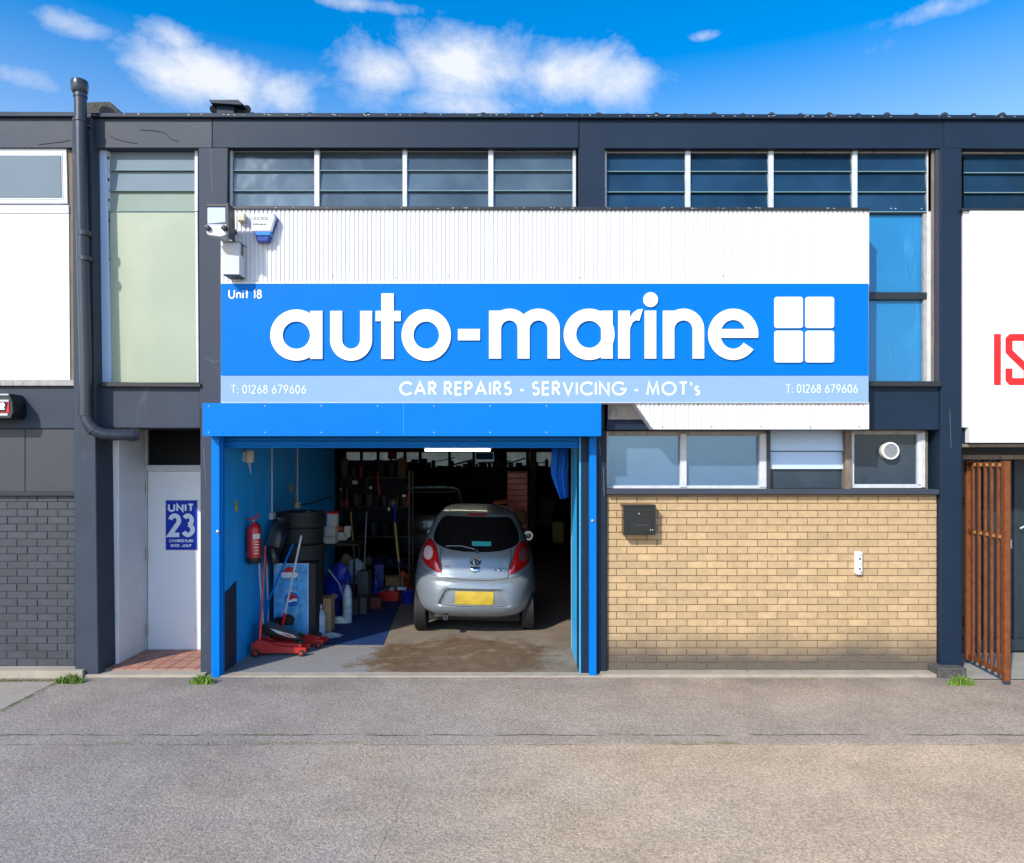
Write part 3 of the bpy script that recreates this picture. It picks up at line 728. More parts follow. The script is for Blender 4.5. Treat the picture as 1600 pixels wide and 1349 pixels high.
louvre_window('window', 1504, 1700, 236, [(1506, 1640)], [238, 269, 300, 332], .08, LD, left=False)
w3 = louvre_window('window', 157, 309, 232, [(171, 305)], [234, 265, 297, 329], .09, ['film_grey', 'film_grey', 'film_green'])
slab('fixed_panel', (170, 330, 306, 598), .10, .115, 'film_panel', w3, .001)
slab('window_frame', [(154, 231), (166, 231), (173, 599), (158, 599)], .07, .16, 'slat_blue', w3, .004)
slab('louvre_rail', [(166, 234), (171, 234), (174, 598), (169.5, 598)], .10, .15, 'frame_white', w3, .002)
slab('louvre_rail', [(304, 233), (308, 233), (310.5, 598), (306.5, 598)], .09, .14, 'frame_white', w3, .002)
b = MB()
for y in (247, 281, 313, 345, 405, 470, 530, 578): b.box(P(169 + (y - 234) * .009, y, .095), (.018, .012, .03))
b.build('louvre_clip', 'black_trim', w3)
# teal panels under the right bank, with transoms and the peeling frame
slab('transom', (1338, 330, 1449, 334), .09, .15, 'black_trim', w2, .002)
slab('fixed_panel', (1340, 335, 1443, 457), .13, .145, 'teal_panel', w2, .001)
slab('transom', (1338, 457, 1450, 468), .08, .16, 'black_trim', w2, .004)
slab('fixed_panel', (1340, 468, 1443, 596), .13, .145, 'teal_panel', w2, .001)
slab('window_frame', [(1443, 334), (1449, 334), (1450, 596), (1443, 596)], .09, .15, 'frame_old', w2, .002)
slab('window_frame', (1449, 236, 1456, 597), .07, .16, 'frame_white', w2, .002)
slab('window_frame', (1456, 234, 1462, 598), .05, .2, 'wood_rot', w2, .002)
slab('window_frame', (1462, 233, 1470, 600), .02, .2, 'grey_beam', w2, .002)
# --- ground floor windows over the brick wall
wl = slab('window', (948, 674, 1198, 681), .17, .26, 'frame_old', bld, .002)
slab('frame', (948, 759, 1198, 765.5), .16, .26, 'frame_white', wl, .003)
slab('frame', (947, 674, 951, 765), .165, .26, 'frame_white', wl, .003)
slab('mullion', (1063, 678, 1073, 762), .15, .26, 'frame_white', wl, .003)
slab('frame', (1187, 678, 1198, 762), .15, .26, 'frame_white', wl, .003)
slab('glass_pane', (950, 679, 1064, 760), .21, .216, 'sky_tint_pane', wl, 0)
slab('glass_pane', (1072, 679, 1188, 760), .212, .218, 'sky_tint_pane', wl, 0)
slab('mullion', (1198, 672, 1204, 765), .14, .3, 'dark_panel', wl, .002)
slab('mullion', (1321, 672, 1331, 765), .13, .3, 'wood_rot', wl, .003)
for y0, y1, dd in ((672, 704.5, .02), (706, 733, .03)):
    o = MB(); A, B, Cc, D = P(1203, y0, .19 + dd), P(1321, y0, .19 + dd), P(1320, y1, .16 + dd), P(1203.5, y1, .16 + dd)
    o.prism([A, B, Cc, D], (0, .006, 0)); o.build('glass_blade', 'slat_blue', wl)
slab('glass_pane', (1203, 730, 1322, 763), .225, .231, 'dark_glass', wl, 0)
wv = slab('window', (1330, 673, 1446, 679), .19, .28, 'frame_old', bld, .002)
slab('frame', (1329, 676, 1335, 763), .18, .28, 'frame_white', wv, .003)
slab('frame', (1334, 757, 1446, 763), .185, .28, 'frame_white', wv, .003)
slab('frame', (1434, 677, 1440, 759), .185, .28, 'frame_white', wv, .003)
slab('frame', (1440, 676, 1446, 762), .17, .28, 'frame_white', wv, .003)
slab('glass_pane', (1334, 678, 1436, 759), .225, .231, 'dark_glass', wv, 0)
slab('frame', (1446, 674, 1450, 764), .19, .28, 'wood_rot', wv, .002)
bxo('room_wall', (3.0, .72, 2.45), (4.2, .06, .9), 'room_dark', bld)
bxo('room_wall', (4.86, .30, 2.30), (.06, .5, .80), 'grey_beam', bld)     # plastered reveal at the right
slab('window_sill', [(948, 764), (1468, 765), (1468, 773), (948, 773)], -.01, .24, 'grey_beam', bld, .004)
# boarded piece under the sign
slab('cover_board', (950, 631, 1016, 656), -.02, .03, 'frame_old', bld, .004)
slab('cover_strip', (948, 657, 1030, 672), -.03, .03, 'sky_tint_grey', bld, .004)

# --- doorway of unit 23
slab('recess_wall', (184, 660, 186, 1040), .28, .95, 'white_paint', bld, 0)
bxo('recess_wall', (P(184, 900, .28).x - .03, .60, 1.42), (.06, .66, 2.80), 'white_paint', bld, bevel=0)
fr = slab('door_frame', (222, 660, 230, 1017), .90, .98, 'frame_white', bld, .003)
slab('door_transom', (228, 727, 316, 737), .88, .98, 'frame_white', fr, .003)
slab('fanlight', (232, 660, 318, 728), .94, .95, 'blank_black', fr, 0)
dr = slab('door', (231, 737, 318, 1015.5), .905, .95, 'door_paint', bld, .003)
b = MB()
for y in (763, 867, 985): b.tube([P(229.5, y - 8, .893), P(229.5, y + 8, .893)], .010, 8)
b.build('hinge', 'steel', dr)
bxo('recess_ceiling', (-4.05, .55, P(0, 668, .2).z + .03), (1.35, .80, .06), 'room_dark', bld)

# --- brick walls
def brick_wall(name, label, x0, x1, z0, z1, d, pl, pz, mb, mj, big=300, inset=0.0):
    W = thing(name, label, 'brick wall', ((x0 + x1) / 2, d, z0))
    bxo('mortar', ((x0 + x1) / 2, d + .10 - inset, (z0 + z1) / 2), (x1 - x0, .18, z1 - z0), mj, W, bevel=0)
    # mortar face stands 9 mm behind the bricks' faces
    g_ = .0085; cuts = []
    row = 0; z = z0
    while z < z1 - .012:
        h = min(pz, z1 - z); off = (row % 2) * pl / 2; x = x0 - off + random.uniform(-.004, .004)
        while x < x1 - .01:
            a, c = max(x, x0), min(x + pl, x1)
            if c - a > .03: cuts.append((a, c, z, h))
            x += pl
        z += pz; row += 1
    full = [q for q in cuts if q[1] - q[0] > pl * .97 and q[3] > pz * .95]; rest = [q for q in cuts if q not in full]
    singles = (full + rest)[:big]; joined = (full + rest)[big:]
    meshes = {}
    for (a, c, z, h) in singles:
        key = (round(c - a, 3), round(h, 3))
        if c - a > pl * .97: key = ('full', round(h, 3))
        if key not in meshes:
            o = bxo('brick', (0, 0, 0), (c - a - g_, .05, h - g_), mb, W, bevel=.0028); meshes[key] = o.data
        else:
            o = bpy.data.objects.new('brick', meshes[key]); COL.objects.link(o); attach(o, W)
        o.location = ((a + c) / 2, d + .023 + random.uniform(-.0022, .0022), z + h / 2 + random.uniform(-.0008, .0008))
        o.rotation_euler = (random.uniform(-.006, .006), random.uniform(-.003, .003), random.uniform(-.006, .006))
    if joined:
        b = MB()
        for (a, c, z, h) in joined: b.box(((a + c) / 2, d + .023 + random.uniform(-.002, .002), z + h / 2), (c - a - g_, .05, h - g_))
        b.build('cut_bricks', mb, W, bevel=.0028)['kind'] = 'stuff'
    return W
brick_wall('brick_wall', 'yellow stock brick wall under the ground floor windows, sooty at its foot', P(948, 0, .075).x, P(1464, 0, .075).x, .034, P(0, 773, .075).z - .002, .075, .2264, .0815, 'yellow_brick', 'yellow_joint')
brick_wall('brick_wall', 'charcoal painted brick wall left of the downpipe column', -6.0, P(117.5, 0, .04).x, .085, P(0, 774, .04).z, .04, .2264, .0838, 'dark_brick', 'dark_joint', inset=.0055)

# ------------------------------------------------------------------ downpipe
dp = thing('downpipe', 'dark grey downpipe with hooded top running down the left column', 'downpipe', P(132, 680, -.25))
r0 = .062
b = MB(); b.tube([P(125.5, 142, -.155), P(126.5, 250, -.155), P(130, 420, -.155), P(133.5, 560, -.155), P(134, 642, -.155)], r0, 18); b.build('pipe', 'pipe', dp, smooth=True)
pts = [P(134, 645, -.155), P(136, 656, -.155), P(141, 666, -.155), P(150, 674, -.15), P(162, 678.5, -.13), P(180, 680, -.09), P(200, 680, -.04), P(208, 680, .0)]
b = MB(); b.tube(pts, r0, 18); b.build('bend', 'pipe', dp, smooth=True)
def collar(a, c, r_): MB().tube([a, c], r_, 18).build('collar', 'pipe', dp, smooth=True)
for (px, y0, y1) in ((125.7, 148, 153), (126, 186, 191), (131.5, 362, 369), (133, 402, 408), (134, 640, 650)):
    collar(P(px, y0, -.155), P(px, y1, -.155), r0 + .008)
q0, q1 = P(143, 668, -.155), P(148, 673.5, -.15); collar(q0, q1, r0 + .008)
q0, q1 = P(168, 679.3, -.115), P(173, 679.6, -.10); collar(q0, q1, r0 + .006)
q0, q1 = P(204, 680, -.02), P(213, 680, .03); collar(q0, q1, r0 + .010)
hc = MB(); q = P(124.5, 146, -.155)
hc.lathe([(.070, 0), (.085, .02), (.088, .11), (.080, .135), (.05, .15)], q, (0, 0, 1), 20); hc.build('hood', 'pipe', dp, smooth=True)
bk = MB()
for px, py in ((137, 196), (140, 404)):
    a = P(px - 4, py - 3, -.13); bk.tube([a, P(px + 6, py + 3, -.078)], .014, 8); bk.box(P(px + 5, py + 3, -.076), (.04, .012, .05))
bk.build('bracket', 'pipe', dp)

# ------------------------------------------------------------------ white corrugated cladding and shop sign
DC = -.26
def ribbed(name, poly, d, m, parent, pitch=.0470, amp=.013):
    """sheet with trapezoid ribs, cut to a polygon of photo pixels (vertical ribs)"""
    P3 = [P(x, y, d) for x, y in poly]; x0 = min(p.x for p in P3); x1 = max(p.x for p in P3)
    def span(x):
        zs = []
        for i in range(len(P3)):
            a, c = P3[i], P3[(i + 1) % len(P3)]
            if abs(a.x - c.x) < 1e-6: continue
            if min(a.x, c.x) - 1e-6 <= x <= max(a.x, c.x) + 1e-6: zs.append(a.z + (c.z - a.z) * (x - a.x) / (c.x - a.x))
        return (min(zs), max(zs)) if zs else None
    xs = []; x = x0
    while x < x1:
        for fx, dy in ((0, 0), (.58, 0), (.68, amp), (.90, amp)):
            xx = x + fx * pitch
            if xx < x1: xs.append((xx, dy))
        x += pitch
    xs.append((x1, 0)); vs = []; fs = []
    for xx, dy in xs:
        lo, hi = span(min(max(xx, x0 + 1e-5), x1 - 1e-5)); vs += [(xx, d + dy, lo), (xx, d + dy, hi)]
    for i in range(len(xs) - 1): fs.append((2 * i, 2 * i + 2, 2 * i + 3, 2 * i + 1))
    return MB().add(vs, fs).build(name, m, parent, fix=False)
cl = thing('sign_cladding', 'white ribbed metal cladding box carrying the long blue shop sign', 'cladding', P(851, 560, -.1))
ribbed('ribbed_sheet', [(345, 326), (1358, 328), (1358, 445), (345, 445)], DC, 'cladding_white', cl)
ribbed('ribbed_sheet', [(990, 627), (1357, 627), (1357, 671), (1020, 671)], DC, 'cladding_white', cl)
bx_ = MB(); bx_.prism([P(x, y, DC + .012) for x, y in ((345, 326), (1358, 328), (1357, 670.5), (1020.5, 670.5), (991, 630), (345, 630))], (0, .245, 0)); bx_.build('backing_box', 'cladding_white', cl)
slab('top_trim', [(344, 322), (1359, 324.5), (1359, 328.5), (344, 326.5)], DC - .02, -.01, 'black_trim', cl, .002)
slab('end_trim', (1351, 629, 1358, 671), DC - .004, DC + .01, 'cladding_white', cl, .001)
tr = MB()
for px, py in [(x, 632) for x in range(1030, 1350, 62)] + [(x, 667) for x in range(1035, 1350, 77)] + [(618, 434), (520, 431), (700, 432), (905, 434), (1130, 431)]: tr.box(P(px, py, DC - .003), (.010, .006, .010))
tr.build('screws', 'box_under', cl)['kind'] = 'stuff'
DS = DC - .022
sg = thing('shop_sign', 'long blue shop sign reading auto-marine in large white letters', 'shop sign', P(851, 629, DS))
slab('sign_panel', (345, 443, 1357, 587), DS, DS + .02, 'sign_blue', sg, .001)
slab('sign_strip', (345, 587.4, 1357, 629), DS, DS + .02, 'sign_light_blue', sg, .001)
slab('sign_edge', (345, 441.5, 1357, 443.4), DS - .002, DS + .02, 'sign_white', sg, .0005)
slab('sign_edge', (345, 628.6, 1357, 630), DS - .002, DS + .02, 'box_metal', sg, .0005)
# big letters: fret cut, 25 mm thick, standing off the panel
TL = .014; DL = DS - TL - .004
class Letter:
    def __init__(s): s.b = MB(); s.k = 0
    def pr(s, poly):
        s.k += 1; s.b.prism([P(x, y, DL - .0005 * s.k) for x, y in poly], (0, TL + .0005 * s.k, 0)); return s
    def rect(s, x0, y0, x1, y1): return s.pr([(x0, y0), (x1, y0), (x1, y1), (x0, y1)])
    def ring(s, cx, cy, ro, ri, a0=0, a1=360, n=56, roy=None, riy=None, icx=None):
        """annular sector, angles anticlockwise from +x, y up"""
        s.k += 1; roy = roy or ro; riy = riy or ri; icx = cx if icx is None else icx; d = DL - .0005 * s.k; full = abs(a1 - a0) >= 360
        o = []; i_ = []
        for t in range(n + 1):
            a = R(a0 + (a1 - a0) * t / n)
            o.append(P(cx + ro * math.cos(a), cy - roy * math.sin(a), d)); i_.append(P(icx + ri * math.cos(a), cy - riy * math.sin(a), d))
        e = Vector((0, TL + .0005 * s.k, 0)); m = n + 1; vs = o + i_ + [v + e for v in o] + [v + e for v in i_]; fs = []
        for t in range(n):
            fs += [(t, t + 1, m + t + 1, m + t), (2 * m + t, 3 * m + t, 3 * m + t + 1, 2 * m + t + 1), (t, 2 * m + t, 2 * m + t + 1, t + 1), (m + t, m + t + 1, 3 * m + t + 1, 3 * m + t)]
        if not full: fs += [(0, m, 3 * m, 2 * m), (n, 2 * m + n, 3 * m + n, m + n)]
        s.b.add(vs, fs); return s
    def done(s, nm='letter'): return s.b.build(nm, 'letter_white', sg, fix=False)
Letter().ring(463.0, 523.8, 40.8, 21.4, roy=40.0, riy=21.4).rect(484.6, 486, 503.7, 561).done()
Letter().rect(515.8, 486, 534.6, 531).rect(562.6, 486, 581.3, 531).ring(548.5, 531, 32.8, 14.0, 180, 360, roy=32.8, riy=14).done()
Letter().rect(595.8, 458.7, 615.1, 561).rect(586.8, 486, 626, 502).done()
Letter().ring(666, 523.8, 38.6, 19.9, roy=40.2, riy=21.3).done()
Letter().rect(715.5, 514.2, 750, 532).done()
Letter().rect(764, 485.6, 783, 560.5).rect(808.8, 514, 827.4, 560.5).rect(855.6, 514, 874.9, 560.5).ring(796.0, 514, 31.4, 12.9, 0, 180, roy=31.5, riy=13.2, n=30).ring(841.6, 514, 33.3, 14.0, 0, 180, roy=31.5, riy=13.2, n=30).done()
Letter().ring(920.6, 522.6, 39.8, 20.2, roy=40.1, riy=21.2).rect(939.2, 485.6, 957.4, 560.5).done()
Letter().rect(966, 485.6, 984.3, 560.5).pr([(984, 497), (989, 489), (996, 484), (1004.6, 483), (999, 501.5), (994, 500.5), (988.5, 504), (985, 512), (984, 520)]).done()
Letter().rect(1007.3, 485.6, 1025.5, 560.5).ring(1016.6, 468.4, 11.6, .01, n=36).done()
Letter().rect(1035.8, 485.6, 1053.8, 560.5).rect(1082.4, 515, 1100.4, 560.5).ring(1068.1, 515, 32.3, 14.3, 0, 180, roy=32.6, riy=14.2, n=30).done()
Letter().ring(1145.8, 522.6, 39.2, 20.0, -6, 324, roy=40.1, riy=22.5).rect(1122, 514.3, 1184.6, 528).done()
def rrect(x0, y0, x1, y1, r, n=5):
    out = []
    for cx_, cy_, a in ((x1 - r, y0 + r, 0), (x0 + r, y0 + r, 90), (x0 + r, y1 - r, 180), (x1 - r, y1 - r, 270)):
        for i in range(n + 1):
            t = R(a + 90 * i / n); out.append((cx_ + r * math.cos(t), cy_ - r * math.sin(t)))
    return out
for q in ((1210.2, 464, 1254.6, 512.8), (1258.6, 464, 1303.4, 512.8), (1210.2, 516.8, 1254.6, 566.6), (1258.6, 516.8, 1303.4, 566.6)):
    Letter().pr(rrect(*q, 4)).done('logo_square')
dT = DS - .002
text('lettering', 'Unit 18', 357, 452.6, 409, 467, dT, .15, 'letter_white', sg)
text('lettering', 'T: 01268 679606', 361, 601.6, 478, 615.4, dT, .105, 'print_pale', sg)
text('lettering', 'CAR REPAIRS - SERVICING - MOT\'s', 624, 596.2, 1094, 618.4, dT, .155, 'print_pale', sg)
text('lettering', 'T: 01268 679606', 1228, 600.6, 1340, 614.4, dT, .105, 'print_pale', sg)

# ------------------------------------------------------------------ roller shutter
rs = thing('roller_shutter', 'bright blue roller shutter rolled up into its housing over the garage opening', 'roller shutter', P(632, 1055, 0))
slab('housing', (316, 630, 940, 681), -.30, -.005, 'shutter_blue', rs, .008)
b = MB()
q = P(316, 0, -.3); q2 = P(940, 0, -.3)
b = MB()
for px in list(range(326, 940, 88)):
    for py in (634.5, 676): b.lathe([(.008, 0), (.004, .003)], P(px, py, -.301), (0, -1, 0), 8)
b.build('rivets', 'galv', rs)['kind'] = 'stuff'
slab('housing_seam', (630, 631, 630.7, 680), -.3015, -.300, 'wall_blue', rs, 0)
slab('housing_lip', (317, 678.5, 939, 681.8), -.31, -.30, 'shutter_blue', rs, .001)
# slats hanging out of the housing
for i in range(3):
    z = P(0, 697, .07).z + i * .062
    b = MB(); n = 8; x0, x1 = P(349, 0, .07).x, P(921, 0, .07).x
    sec = [(-.008, 0), (-.014, .012), (-.014, .045), (-.008, .058), (0, .058), (0, 0)]
    b.prism([(x0, .07 + a, z + c) for a, c in sec], (x1 - x0, 0, 0)); b.build('slat', 'shutter_blue', rs)
bxo('bottom_bar', ((P(349, 0, .07).x + P(921, 0, .07).x) / 2, .07, P(0, 697, .07).z - .012), (P(921, 0, .07).x - P(349, 0, .07).x, .03, .022), 'shutter_blue', rs, bevel=.003)
lg = slab('guide', (330, 681, 343, 1061), -.10, -.005, 'shutter_blue', rs, .003)
slab('guide_lip', (343.4, 681, 347.5, 1060), -.07, -.005, 'shutter_blue', lg, .002)
rg = slab('guide', (921, 681, 932, 1058), -.07, .02, 'shutter_blue', rs, .003)
MB().lathe([(.018, 0), (.018, .012), (.006, .016)], P(340.5, 831, -.10), (0, -1, 0), 12).build('lock', 'steel', lg, smooth=True)
MB().lathe([(.018, 0), (.018, .012), (.006, .016)], P(926, 814, -.07), (0, -1, 0), 12).build('lock', 'steel', rg, smooth=True)

# ------------------------------------------------------------------ things on the front
fl = thing('floodlight', 'silver floodlight with glass front on an arm at the cladding\'s top left corner', 'floodlight', P(340, 345, -.5))
b = MB(); A = -.62
b.prism([P(322, 318, A), P(355, 318, A), P(356, 323, A), P(322, 323, A)], (0, .16, 0)); b.build('hood', 'black_trim', fl, bevel=.003)
slab('reflector', [(324, 322), (353, 322), (354, 349), (324, 350)], A + .02, A + .14, 'frame_white', fl, .004)
slab('glass', [(325, 324), (352, 324), (352, 347), (331, 349), (326, 346)], A + .012, A + .018, 'slat_blue', fl, 0)
slab('housing', [(322, 350), (355, 350), (355, 367), (345, 371), (325, 368), (322, 364)], A - .01, A + .15, 'galv', fl, .010)
slab('side_plate', [(352.5, 317), (356.5, 317), (357.5, 369), (354.5, 370)], A - .02, A + .16, 'black_trim', fl, .002)
b = MB()
for px in (325.5, 351): b.lathe([(.028, 0), (.028, .03), (.01, .035)], P(px, 357, A - .01), (0, -1, 0), 12)
b.build('wing_nut', 'black_trim', fl)
b = MB(); b.tube([P(356, 352, A + .1), P(361, 356, -.5), P(368, 362, -.34), P(368, 365, -.27)], .018, 8); b.build('arm', 'black_trim', fl, smooth=True)
b = MB(); b.tube([P(357, 366, A + .1), P(368, 365, -.27)], .014, 8); b.build('arm', 'rust', fl, smooth=True)

jb = slab('junction_box', (370, 333, 382, 345), -.33, -.262, 'cream_plastic', None, .006)
tag(jb, 'small cream junction box between floodlight and alarm box', 'junction box')

al = thing('alarm_box', 'white and blue tapered burglar alarm box on the ribbed cladding', 'alarm', P(411, 376, -.27))
slab('cover', [(389, 336), (392, 334.5), (426, 334.5), (430, 338), (429, 342), (423, 362), (396.5, 362)], -.36, -.262, 'sign_white', al, .012)
slab('lens', [(396.6, 362.4), (423, 362.4), (421, 368), (398.8, 368)], -.362, -.262, 'alarm_cyan', al, .004)
slab('backplate', [(390, 337), (394, 335), (429, 335), (432.5, 339), (431, 345), (419.5, 378.5), (402, 378.5)], -.325, -.262, 'alarm_blue', al, .004)
slab('base', [(398.9, 368.4), (421, 368.4), (417.4, 377.4), (403.5, 377.4)], -.35, -.262, 'alarm_blue', al, .006)
slab('side_cover', [(425.5, 337.5), (430, 337.5), (417.6, 377.2), (413.5, 377.2)], -.335, -.263, 'alarm_blue', al, .003)
text_flat('lettering', 'I CC1CD', 393, 339.4, 419, 344, -.3615, .22, 'print_dark', al)
text_flat('lettering', '01702 606 06', 395.5, 349.2, 416, 351.8, -.3615, .30, 'print_dark', al)

cb_ = thing('metal_box', 'grey metal box with dark underside at the left end of the sign', 'metal box', P(365, 423, -.5))
slab('casing', (348, 379, 374, 429), -.45, -.262, 'box_metal', cb_, .003)
q = P(348, 429, -.45); q2 = P(374, 429, -.45)
bxo('underside', ((q.x + q2.x) / 2, -.355, q.z - .004), (q2.x - q.x - .01, .17, .006), 'box_under', cb_, bevel=0)
bxo('lid', ((q.x + q2.x) / 2, -.355, P(0, 378.5, -.45).z + .008), (q2.x - q.x + .02, .20, .014), 'galv', cb_, bevel=.002)
b = MB()
for k in range(3): b.box((q2.x + .001, -.40 + k * .028, P(0, 392, -.35).z), (.004, .014, .10))
b.box((q2.x + .001, -.37, P(0, 392, -.35).z + .055), (.004, .085, .008)); b.box((q2.x + .001, -.37, P(0, 392, -.35).z - .055), (.004, .085, .008))
b.build('vent_slot', 'box_under', cb_)
slab('label', (352, 389, 363, 397), -.4515, -.450, 'cream_plastic', cb_, 0)
slabs('bracket', [(345, 384, 348, 387.5), (345, 391.5, 348, 395)], -.40, -.27, 'steel', cb_)

pb = thing('letterbox', 'black metal letterbox with a keyhole on the yellow brick wall', 'letterbox', P(1000, 836, .07))
slab('body', (974.5, 791.5, 1024.5, 836.5), -.075, .075, 'black_plastic', pb, .004)
slab('flap', (976, 795, 1023, 800), -.082, -.075, 'black_plastic', pb, .002)
slab('door', (982.5, 808, 1018, 833), -.081, -.075, 'black_plastic', pb, .002)
slab('top_lid', (972.5, 789.2, 1025, 792), -.088, .075, 'black_plastic', pb, .002)
MB().lathe([(.010, 0), (.010, .008), (.004, .01)], P(998.5, 803, -.075), (0, -1, 0), 12).build('keyhole', 'steel', pb)
b = MB()
for px in (1016.5, 1020): b.lathe([(.007, 0), (.007, .006), (.003, .008)], P(px, 828.5, -.082), (0, -1, 0), 10)
b.build('badge', 'steel', pb)
slab('slot', (991, 820.4, 1013, 821.2), -.0825, -.081, 'box_under', pb, 0)

wd = thing('wall_sensor', 'slim white sensor unit on the yellow bricks', 'sensor', P(1343, 898, .07))
slab('body', rrect(1337.5, 862, 1348, 898.5, 3, 4), .02, .075, 'sign_white', wd, .006, )
b = MB()
for py in (873.5, 889): b.lathe([(.011, 0), (.011, .006), (.005, .008)], P(1343.5, py, .02), (0, -1, 0), 12)
for px, py, s_ in ((1345.3, 867.5, .010), (1345.4, 894.5, .014), (1346.2, 881, .004)): b.box(P(px, py, .0185), (s_, .004, s_ * (4 if s_ < .005 else 1.2)))
b.build('eye', 'black_plastic', wd)

ev = thing('extractor_vent', 'round white extractor vent in the dark right hand window', 'vent', P(1389, 704, .2))
q = P(1386.5, 705, .222)
b = MB(); b.lathe([(.094, 0), (.094, .055), (.088, .06)], q + Vector((0, 0, 0)), (0, -1, 0), 30); b.build('sleeve', 'cream_plastic', ev, smooth=True)
b = MB(); b.lathe([(.086, .045), (.100, .045), (.100, .075), (.094, .083), (.080, .083), (.080, .07), (.086, .07)], q, (0, -1, 0), 32, closed=True); b.build('ring', 'sign_white', ev, smooth=True)
b = MB(); b.lathe([(.083, .055), (.083, .06)], q, (0, -1, 0), 30); b.build('back_plate', 'box_under', ev)
b = MB(); qq = q + Vector((0, -.070, 0))
for k in range(-7, 8):
    o_ = k * .011; h_ = math.sqrt(max(0, .082 ** 2 - o_ ** 2))
    for ang in (45, -45):
        dx_, dz_ = math.cos(R(ang)), math.sin(R(ang)); nx_, nz_ = -dz_, dx_
        b.tube([qq + Vector((nx_ * o_ - dx_ * h_, 0, nz_ * o_ - dz_ * h_)), qq + Vector((nx_ * o_ + dx_ * h_, .001 if ang > 0 else -.001, nz_ * o_ + dz_ * h_))], .0026, 4)
b.build('mesh_grille', 'galv', ev)

ds = thing('door_notice', 'blue notice with white lettering UNIT 23 on the white door', 'notice', P(283, 859, .9))
slab('plate', (259, 782, 308, 859.5), .897, .905, 'unit_blue', ds, .0005)
slab('plate_edge', (258, 781, 309, 860.5), .899, .9048, 'paper_white', ds, 0)
text('lettering', 'UNIT', 262.4, 787, 303.2, 800, .8955, .23, 'print_pale', ds, track=.12)
text('lettering', '23', 263, 802.5, 303.5, 839.5, .8955, .19, 'print_pale', ds, track=.05)
text_flat('lettering', 'CTANRRED PLURD', 264.5, 843, 302, 847.6, .8955, .2, 'print_pale', ds, track=.12)
text_flat('lettering', 'DICD : JOUP', 267, 850.5, 299, 855, .8955, .24, 'print_pale', ds, track=.12)

# ------------------------------------------------------------------ neighbours' signs and panels
nl = thing('neighbour_cladding', 'white framed window above a smooth white panel on the left unit', 'window panel', P(50, 597, .05))
slab('window_frame', [(-90, 230), (103.5, 230), (105.5, 318), (-90, 318)], .03, .12, 'upvc', nl, .004)
slab('frame_bead', [(-90, 238.5), (97, 238.5), (98.5, 311.5), (-90, 311.5)], .022, .03, 'upvc', nl, .006)
slab('glass_pane', [(-90, 243), (94.5, 243), (95.5, 308.5), (-90, 308.5)], .014, .021, 'film_grey', nl, 0)
slab('panel_head', [(-90, 321), (107, 321), (107.5, 333), (-90, 333)], .03, .12, 'upvc', nl, .004)
slab('white_panel', [(-90, 334), (107.5, 334), (109.5, 594), (-90, 594)], .038, .12, 'sign_white', nl, .003)
slab('side_post', [(106, 231), (117, 231), (118, 596), (110, 596)], .05, .12, 'wood_rot', nl, .002)
rl = thing('lightbox_sign', 'black lightbox with a white letter R cut off at the left edge', 'lightbox', P(0, 655, -.1))
slab('casing', [(-70, 615), (14, 615), (19.5, 628), (20.5, 645), (17, 654), (-70, 655)], -.20, .03, 'black_plastic', rl, .008)
slab('top_plate', (-70, 615.5, 13, 618), -.215, -.2, 'box_metal', rl, .002)
slab('rim', (-70, 624.8, 13.5, 628), -.212, -.2, 'box_metal', rl, .002)
slab('red_face', (-70, 628.3, 14, 645), -.208, -.2, 'print_red', rl, 0)
slab('black_face', [(-70, 629), (11.5, 629), (8.5, 643.5), (-70, 643.5)], -.212, -.208, 'matt_black', rl, 0)
text('lettering', 'R', .6, 629.5, 7.6, 642, -.2135, .24, 'letter_white', rl)
slab('lower_strip', (-70, 646.4, 11.5, 649.4), -.21, -.2, 'paper_white', rl, 0)

nr = thing('neighbour_sign', 'white sign board with red letters IS at the right edge', 'sign board', P(1560, 692, -.2))
slab('edge_panel', (1505, 328, 1515, 668), -.02, .04, 'sign_white', nr, .002)
slab('board', (1515.5, 328, 1760, 692), -.05, .04, 'sign_white', nr, .003)
slab('top_trim', [(1503, 325.5), (1760, 326), (1760, 329), (1503, 328.5)], -.06, .04, 'black_trim', nr, .001)
b = MB()
for px, py in ((1509, 332), (1520, 333), (1564, 332), (1510, 664), (1519, 688), (1515, 398), (1515, 508)): b.lathe([(.006, 0), (.003, .004)], P(px, py, -.051), (0, -1, 0), 8)
b.build('rivet', 'box_metal', nr)
b = MB()
def stroke_px(pts, w, d):
    Lr, Rr = ribbon(pts, w); n = len(Lr); vs = [P(q.x, q.y, d) for q in Lr] + [P(q.x, q.y, d) for q in Rr]; return vs, [(i, i + 1, n + i + 1, n + i) for i in range(n - 1)]
b.add(*stroke_px([(1558.5, 522), (1558.5, 602)], 11, -.053)); b.build('letter', 'is_red', nr, fix=False)
b = MB(); b.add(*stroke_px([(1605, 548), (1605, 527.5), (1580, 527.5), (1576.5, 531), (1576.5, 549), (1580, 553), (1602, 574), (1605, 578), (1605, 593), (1602, 596.5), (1580, 596.5), (1576.5, 593), (1576.5, 576)], 11, -.053)); b.build('letter', 'is_red', nr, fix=False)

